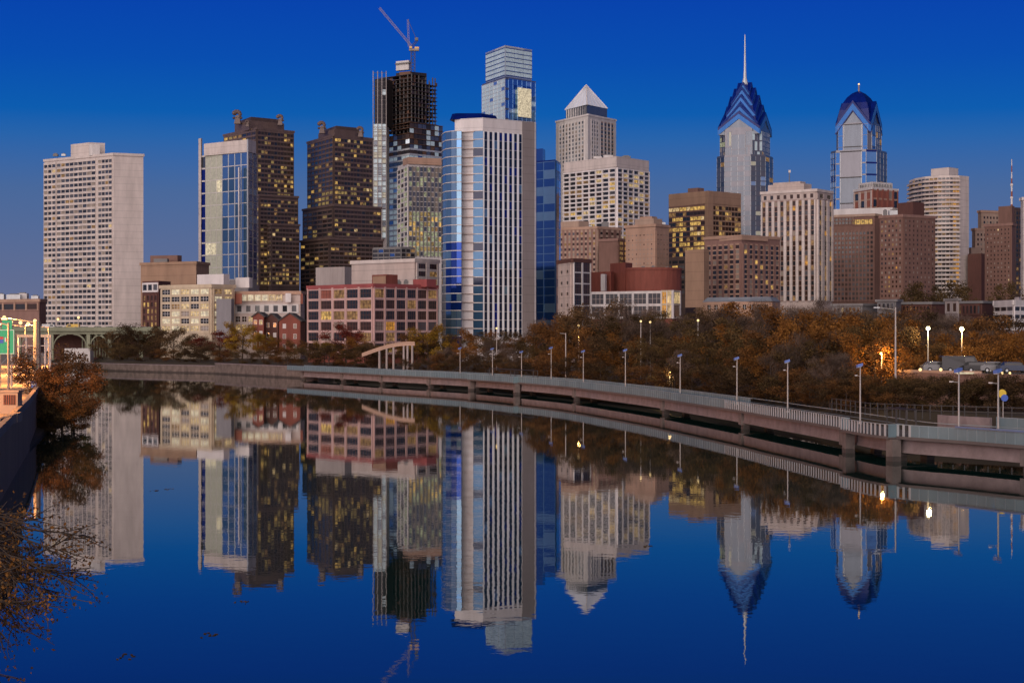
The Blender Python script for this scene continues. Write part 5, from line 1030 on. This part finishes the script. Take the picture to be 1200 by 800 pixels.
leafmat('leaf_twig', (.075, .052, .042), (.125, .088, .068), (.19, .135, .105)); leafmat('leaf_yellow', (.14, .075, .010), (.26, .15, .02), (.38, .24, .03)); leafmat('leaf_red', (.06, .012, .01), (.11, .02, .013), (.16, .035, .018)); leafmat('leaf_olive', (.046, .031, .015), (.085, .055, .023), (.13, .082, .032))

def make_tree(kind, seed, leafm, h=10., spread=.42, leaves=3200, size=(.16, .34), twig=False, base=.22, clump=.13):
    """tapered trunk with limbs; foliage clumps round the limb ends, every leaf a face of its own"""
    r = random.Random(seed); g = np.random.default_rng(seed)
    tm = MB(); top = h*.8; lean = Vector((r.uniform(-.05, .05)*h, r.uniform(-.05, .05)*h, 0))
    pts = [Vector((0, 0, 0)), Vector((0, 0, h*base))+lean*.3, Vector((0, 0, h*.55))+lean*.7, Vector((0, 0, top))+lean]; rad = [h*.022, h*.017, h*.010, h*.003]
    for i in range(3): tm.tube(pts[i], pts[i+1], rad[i], rad[i+1], 'trunk', 7)
    ends = [(pts[3], .8)]
    nl = 9 if not twig else 12
    for k in range(nl):
        t = base+(.78-base)*(k+.5*r.random())/nl; p = Vector((lean.x*t, lean.y*t, h*t)); a = k*2.4+r.uniform(-.4, .4); ln = h*spread*(1.05-.55*abs(t-.42)/.5)*r.uniform(.75, 1.15)
        d = Vector((math.cos(a), math.sin(a), r.uniform(.35, .9))).normalized(); q = p+d*ln*.6; e = q+(d+Vector((0, 0, .35))).normalized()*ln*.45
        tm.tube(p, q, h*.009, h*.005, 'trunk', 5); tm.tube(q, e, h*.005, h*.0015, 'trunk', 5); ends.append((e, 1.0)); ends.append((q, .85))
        for j in range(3):
            d2 = (d+Vector((r.uniform(-1, 1), r.uniform(-1, 1), r.uniform(-.3, .8)))*.9).normalized(); e2 = q.lerp(e, r.random())+d2*ln*.42; tm.tube(q.lerp(e, r.random()*.5), e2, h*.003, h*.001, 'trunk', 4); ends.append((e2, .8))
    C = np.array([tuple(e) for e, _ in ends]); Wt = np.array([w for _, w in ends]); k = g.choice(len(C), leaves, p=Wt/Wt.sum())
    off = g.normal(size=(leaves, 3)); off /= np.linalg.norm(off, axis=1)[:, None]; off *= (g.random(leaves)**.5)[:, None]*(h*clump)*g.uniform(.6, 1.3, size=len(C))[k][:, None]
    off[:, 2] *= .75; cen = C[k]+off; cen[:, 2] = np.maximum(cen[:, 2], .25)
    u = g.normal(size=(leaves, 3)); u /= np.linalg.norm(u, axis=1)[:, None]; v = np.cross(u, g.normal(size=(leaves, 3))); v /= np.linalg.norm(v, axis=1)[:, None]
    s = g.uniform(*size, size=leaves)[:, None]; asp = .7 if not twig else .10; ls = 1 if not twig else 2.6
    if twig: u[:, 2] = np.abs(u[:, 2])+.3
    A = cen-u*s*ls*.5; B = cen+v*s*asp*.5; Cc = cen+u*s*ls*.5; Dd = cen-v*s*asp*.5
    V = np.stack([A, B, Cc, Dd], 1).reshape(-1, 3); me = bpy.data.meshes.new('crown'); me.vertices.add(len(V)); me.vertices.foreach_set('co', V.ravel()); me.loops.add(len(V)); me.loops.foreach_set('vertex_index', np.arange(len(V), dtype=np.int32))
    me.polygons.add(leaves); me.polygons.foreach_set('loop_start', np.arange(0, len(V), 4, dtype=np.int32)); me.polygons.foreach_set('loop_total', np.full(leaves, 4, dtype=np.int32)); me.materials.append(MATS[leafm]); me.update(calc_edges=True); me.validate()
    return tm.mesh('trunk'), me
KINDS = {'rust': ('leaf_rust', 'rust brown', False), 'orange': ('leaf_orange', 'bright orange', False), 'brown': ('leaf_brown', 'dull brown', False), 'bare': ('leaf_twig', 'bare grey', True), 'yellow': ('leaf_yellow', 'yellow leaved', False), 'red': ('leaf_red', 'dark red', False), 'olive': ('leaf_olive', 'dark olive brown', False)}
TV = {}
for kn, (lm, w, tw) in KINDS.items():
    n = 3 if kn in ('rust', 'brown', 'bare', 'orange') else 1
    TV[kn] = [make_tree(kn, 17*len(kn)+5*i+ord(kn[0]), lm, twig=tw, leaves=7000 if tw else 6500, size=(.22, .42) if tw else (.15, .32), base=.18) for i in range(n)]
    TV['bush_'+kn] = [make_tree(kn, 900+len(kn), lm, twig=False, leaves=8500, size=(.16, .34), base=.03, spread=.5, clump=.15)]
TREES = []
def tree(kn, px, D, ytop, zg, wide=1.0, label=None, cat='tree', name='autumn_tree', rowname='', dense=False):
    x, y = P(px, D); h = max(1.6, Z(ytop, D)-zg); tm, cm = R.choice(TV[('bush_' if dense or name in ('shrub', 'bush') else '')+kn]); k = h/10.
    t = empty(name, (x, y, zg-.1), R.uniform(0, 6.28)); t.scale = (k*wide, k*wide, k)
    put('trunk', tm, t); put('crown', cm, t)
    if label: tag(t, label, cat)
    else: TREES.append((t, kn, px, D, ytop, rowname, h))
    return t
prof = [(455, 404), (480, 400), (520, 394), (570, 390), (610, 388), (640, 374), (680, 360), (720, 360), (760, 363), (800, 369), (850, 364), (900, 358), (950, 363), (1000, 370), (1040, 380), (1080, 396), (1130, 392), (1200, 396)]
def interp(t, x):
    for (a, ya), (b_, yb) in zip(t, t[1:]):
        if a <= x <= b_: return ya+(yb-ya)*(x-a)/(b_-a)
    return t[0][1] if x < t[0][0] else t[-1][1]
dshore = [(455, 460), (560, 413), (660, 366), (760, 318), (860, 277), (945, 241), (1010, 223), (1100, 215), (1200, 210)]
def kindat(px, r):
    if px < 600: return r.choice(['bare', 'bare', 'brown', 'bare', 'olive', 'orange'])
    if px < 700: return r.choice(['brown', 'rust', 'olive', 'bare', 'rust', 'orange'])
    if px < 880: return r.choice(['rust', 'brown', 'bare', 'olive', 'brown', 'orange', 'bare', 'olive'])
    if px < 1030: return r.choice(['rust', 'orange', 'bare', 'orange', 'brown', 'olive'])
    return r.choice(['rust', 'orange', 'bare', 'brown'])
tr = random.Random(21)
# back row, middle row, front row behind the boardwalk
for row, (n, dd, dy, x0, x1) in (('back', (24, 62, 0, 470, 1045)), ('middle', (23, 38, 16, 462, 1050)), ('front', (22, 16, 38, 474, 985))):
    for i in range(n):
        px = x0+(x1-x0)*(i+.5)/n+tr.uniform(-7, 7); D = interp(dshore, px)+dd*(1 if px < 900 else .8)+tr.uniform(-6, 6)
        kn = kindat(px, tr)
        tree(kn, px, D, interp(prof, px)+dy*interp([(455, .5), (700, .9), (1000, 1.25)], px)+tr.uniform(-4, 9), 3.0, tr.uniform(1.0, 1.35), rowname=row)
# low bushes at the water's edge behind the boardwalk
for i in range(30):
    px = 470+(1000-470)*(i+.5)/30+tr.uniform(-6, 6); D = interp(dshore, px)+tr.uniform(6, 10); k = tr.choice(['brown', 'olive', 'rust', 'brown']); zt_ = tr.uniform(2.6, 4.6)
    y = HZ-(3.0+zt_-CH)*FPX/D; tree(k, px, D, y, 2.6, tr.uniform(1.5, 2.1), name='shrub', rowname='shrub')
# right part: orange trees before and behind the terrace
for px, D, yt, kn in ((1010, 262, 372, 'orange'), (1040, 285, 380, 'orange'), (1028, 250, 392, 'orange'), (1062, 300, 384, 'bare'), (1078, 305, 388, 'bare'), (1100, 300, 386, 'bare'), (1112, 292, 398, 'orange'), (1135, 290, 392, 'orange'), (1158, 288, 390, 'rust'), (1180, 292, 391, 'orange'), (1200, 285, 394, 'orange'), (1146, 305, 388, 'bare'), (1195, 300, 396, 'bare'), (1055, 268, 400, 'rust'), (1092, 272, 404, 'brown'), (1122, 268, 406, 'orange'), (1150, 266, 404, 'orange'), (1172, 268, 408, 'rust')):
    tree(kn, px, D, yt, 3.5, 1.25, rowname='slope')
for i in range(16):
    px = 985+i*14.5+tr.uniform(-3, 3); D = interp(dshore, px)+10+tr.uniform(0, 9); tree(tr.choice(['olive', 'brown', 'rust', 'olive']), px, D, tr.uniform(438, 450), 3, 1.7, name='shrub', rowname='hedge')
for i in range(13):
    px = 935+i*19.5+tr.uniform(-5, 5); tree(tr.choice(['bare', 'bare', 'rust', 'bare', 'brown']), px, 318+tr.uniform(-6, 10), interp([(930, 358), (1000, 362), (1060, 367), (1170, 372)], px)+tr.uniform(-2, 6), 3.5, 1.15, rowname='slope')
for i in range(12):
    tree(tr.choice(['rust', 'bare', 'orange', 'brown']), 1218+i*17, 262+(i % 3)*26+tr.uniform(-5, 5), tr.uniform(388, 402), 3.2, 1.25, rowname='slope')
# far left bank beyond the quay
for px, D, yt, kn, wd, lb in ((134, 640, 390, 'brown', 1.2, 'small brown tree at the foot of the pale slab tower'), (162, 632, 382, 'brown', 1.25, 'round brown tree on the quay below the blank tower wall'), (180, 636, 388, 'olive', 1.2, 'dark olive tree between two round brown trees on the quay'), (203, 625, 386, 'brown', 1.3, 'round brown tree on the quay below the cream lit offices'), (227, 630, 396, 'olive', 1.5, 'low dark bushy tree below the cream lit offices'), (258, 615, 391, 'red', 1.9, 'dark red bushy tree beneath the grey blank slab'), (284, 602, 380, 'yellow', 1.15, 'golden yellow tree left of the red brick houses'), (309, 596, 392, 'yellow', 1.1, 'smaller golden tree in front of the red brick houses'), (318, 590, 398, 'orange', 1.2, 'small orange tree before the middle brick house'), (345, 585, 398, 'rust', 1.3, 'rust coloured tree at the corner of the red grid building'),
                              (404, 530, 383, 'red', 1.1, 'deep red tree standing in front of the red grid building'), (416, 522, 396, 'orange', 1.2, 'small orange tree right of the deep red tree'), (380, 525, 400, 'yellow', 1.3, 'small yellow tree left of the deep red tree'), (502, 480, 383, 'yellow', 1.2, 'yellow tree at the right corner of the red grid building'), (488, 485, 388, 'rust', 1.2, 'rust tree beside the white columned footbridge ramp'), (440, 500, 402, 'brown', 1.4, 'small brown tree left of the white columned ramp'), (150, 640, 398, 'olive', 1.4, 'low dark tree under the far bridge deck'), (120, 650, 400, 'olive', 1.3, 'low dark tree right of the pale bridge abutment'), (240, 608, 402, 'brown', 1.6, 'low brown bush on the quay left of the dark red bush')):
    tree(kn, px, D, yt, 3.0, wd, lb, dense=kn in ('brown', 'olive', 'red'))
for i, px in enumerate((140, 170, 195, 215, 235, 262, 290, 315, 338, 360, 385, 405, 428, 446)):
    D = interp([(110, 620), (253, 575), (337, 525), (455, 478)], px); tree(['olive', 'brown', 'rust'][i % 3], px, D, HZ-(3+tr.uniform(3.4, 6.4)-CH)*FPX/D, 2.8, 2.0, name='shrub', rowname='quay')
tree('olive', 1098, 560, 337, 3, .95, 'broad dome shaped olive tree crown in front of the white balcony tower'); tree('olive', 1078, 556, 341, 3, .7, 'smaller olive tree crown on the left of the broad dome shaped one'); tree('olive', 1121, 552, 342, 3, .7, 'smaller olive tree crown on the right of the broad dome shaped one'); tree('olive', 1185, 500, 339, 3, .7, 'dark olive tree behind the low white garage at right')
# the big willowy bush on the left shore and its neighbours
tree('brown', 72, 244, 414, .1, 1.0, 'tallest brown bush leaning over the water at the left shore', 'bush', 'bush'); tree('rust', 86, 240, 440, .1, 1.1, 'lower brown bush at the water end of the tallest left bush', 'bush', 'bush'); tree('rust', 56, 242, 428, .1, 1.1, 'brown bush between the tallest left bush and retaining wall', 'bush', 'bush'); tree('brown', 64, 233, 458, .0, 1.5, 'low dark bush at the foot of the tallest left bush', 'bush', 'bush'); tree('brown', 84, 234, 466, .0, 1.5, 'lowest dark bush dipping into the water at left', 'bush', 'bush')
tree('olive', 50, 236, 474, -.1, 1.6, 'low olive bush against the retaining wall at left', 'bush', 'bush'); tree('olive', 74, 231, 478, -.1, 2.0, 'lowest olive bush touching the water below the tallest left bush', 'bush', 'bush')
# ---- tree labels: kind, row, what stands behind, and the order among equals
def behind(px):
    best = None
    for a, b_, nm in ANCH:
        c = (a+b_)/2; d = abs(px-c)/max(b_-a, 8)
        if best is None or d < best[0]: best = (d, nm)
    return best[1]
grp = {}
for t in TREES: grp.setdefault((t[5], t[1], behind(t[2])), []).append(t)
ROWT = {'back': 'in the back row below the', 'middle': 'in the middle row below the', 'front': 'right behind the boardwalk below the', 'slope': 'on the bank slope below the', 'shrub': 'low behind the railing below the', 'hedge': 'in the bank hedge below the', 'quay': 'on the far quay below the'}
for (row, kn, an), ts in grp.items():
    ts.sort(key=lambda t: t[2]); n = len(ts)
    for i, t in enumerate(ts):
        pre = '' if n == 1 else (['left ', 'right '][i] if n == 2 else ['left ', 'middle ', 'right '][i] if n == 3 else ['leftmost ', 'second from left ', 'third from left ', 'fourth from left ', 'fifth from left ', 'sixth from left '][min(i, 5)])
        what = 'shrub' if row in ('shrub', 'hedge', 'quay') else 'tree'
        tag(t[0], pre+KINDS[kn][1]+' '+what+' '+ROWT[row]+' '+an, what, {'back': 'trees on the east bank', 'middle': 'trees on the east bank', 'front': 'trees on the east bank', 'slope': 'trees on the east bank', 'shrub': 'shrubs behind the boardwalk', 'hedge': 'shrubs of the right bank hedge', 'quay': 'shrubs on the far quay'}[row])
# ---- foreground tree on the near west bank: branches reaching over the water at lower left
def near_tree():
    r = random.Random(3); g = np.random.default_rng(3); t = empty('overhanging_tree', (-22.5, 57, 2.2)); tag(t, 'sparse autumn tree branches reaching over the water at the lower left corner', 'tree')
    tm = MB(); ends = []
    def limb(p, d, ln, rad, dep):
        n = 4; q = p
        for k in range(n):
            d = (d+Vector((r.uniform(-.22, .22), r.uniform(-.22, .22), r.uniform(-.20, .14)))).normalized(); e = q+d*ln/n; tm.tube(q, e, rad*(1-k/n*.6), rad*(1-(k+1)/n*.6), 'trunk', 5)
            if dep > 0:
                for _ in range(2 if dep > 1 else 3): limb(e, (d+Vector((r.uniform(-.8, .8), r.uniform(-.8, .8), r.uniform(-.65, .55)))).normalized(), ln*r.uniform(.38, .58), rad*.5, dep-1)
            q = e
            if dep <= 1: ends.append((e, dep))
    tm.tube((0, 0, -.5), (.6, .3, 3.0), .28, .2, 'trunk', 8); tm.tube((.6, .3, 3.0), (1.4, .6, 5.2), .2, .12, 'trunk', 8)
    for a in ((1.2, .5, 4.4), (1.0, .4, 3.6), (1.4, .6, 5.2), (.6, .3, 2.6), (.5, .2, 2.0), (1.3, .5, 4.8), (1.4, .6, 5.2), (.9, .4, 3.2), (.3, .1, 1.4), (.4, -.4, 1.6), (.5, -.6, 2.2), (.3, -.8, 1.2)):
        limb(Vector(a), Vector((1, r.uniform(-.35, .35) if a[2] > 2.3 else r.uniform(-.9, -.2), r.uniform(-.10, .12))).normalized(), r.uniform(4.4, 5.8), .085, 2)
    o = tm.build('trunk', t); C = np.array([tuple(e) for e, _ in ends]); n = 13000; k = g.integers(0, len(C), n); cen = C[k]+g.normal(size=(n, 3))*.17
    u = g.normal(size=(n, 3)); u[:, 2] -= .5; u /= np.linalg.norm(u, axis=1)[:, None]; v = np.cross(u, g.normal(size=(n, 3))); v /= np.linalg.norm(v, axis=1)[:, None]; s = g.uniform(.07, .17, size=n)[:, None]
    m = MB(); A = cen-u*s*.5; B = cen+v*s*.28; Cc = cen+u*s*.5; Dd = cen-v*s*.28
    for i in range(n): m.face([A[i], B[i], Cc[i], Dd[i]], 'leaf_near' if cen[i][0] < 5.6 or i % 3 else 'leaf_brown')
    m.build('crown', t)
leafmat('leaf_near', (.07, .030, .010), (.15, .062, .016), (.30, .13, .03))
near_tree()
# a few leaves adrift on the river
for i, (px, py, lb) in enumerate(((180, 575, 'drifting leaf clump left of the blue tower reflection'), (198, 573, 'second drifting leaf clump near the left tower reflection'), (283, 705, 'drifting leaf clump low on the open blue water at left'), (246, 744, 'pale drifting leaf clump on the water near the bottom'), (760, 640, 'drifting leaf clump near the pyramid reflection'), (148, 769, 'drifting twig near the overhanging branches'))):
    D = CH*FPX/(py-HZ); x, y = P(px, D); m = MB(); rr = random.Random(i)
    for k in range(9):
        a = rr.uniform(0, 6.28); cx_, cy_2 = rr.uniform(-.3, .3), rr.uniform(-.6, .6); s = rr.uniform(.04, .1); m.prism([(cx_+s*math.cos(a+q*1.57)*(1 if q % 2 else .5), cy_2+s*math.sin(a+q*1.57)*(1 if q % 2 else .5)) for q in range(4)], .004, .03, 'leaf_brown')
    tag(m.build('leaf_clump', None, (x, y, 0)), lb, 'leaves')
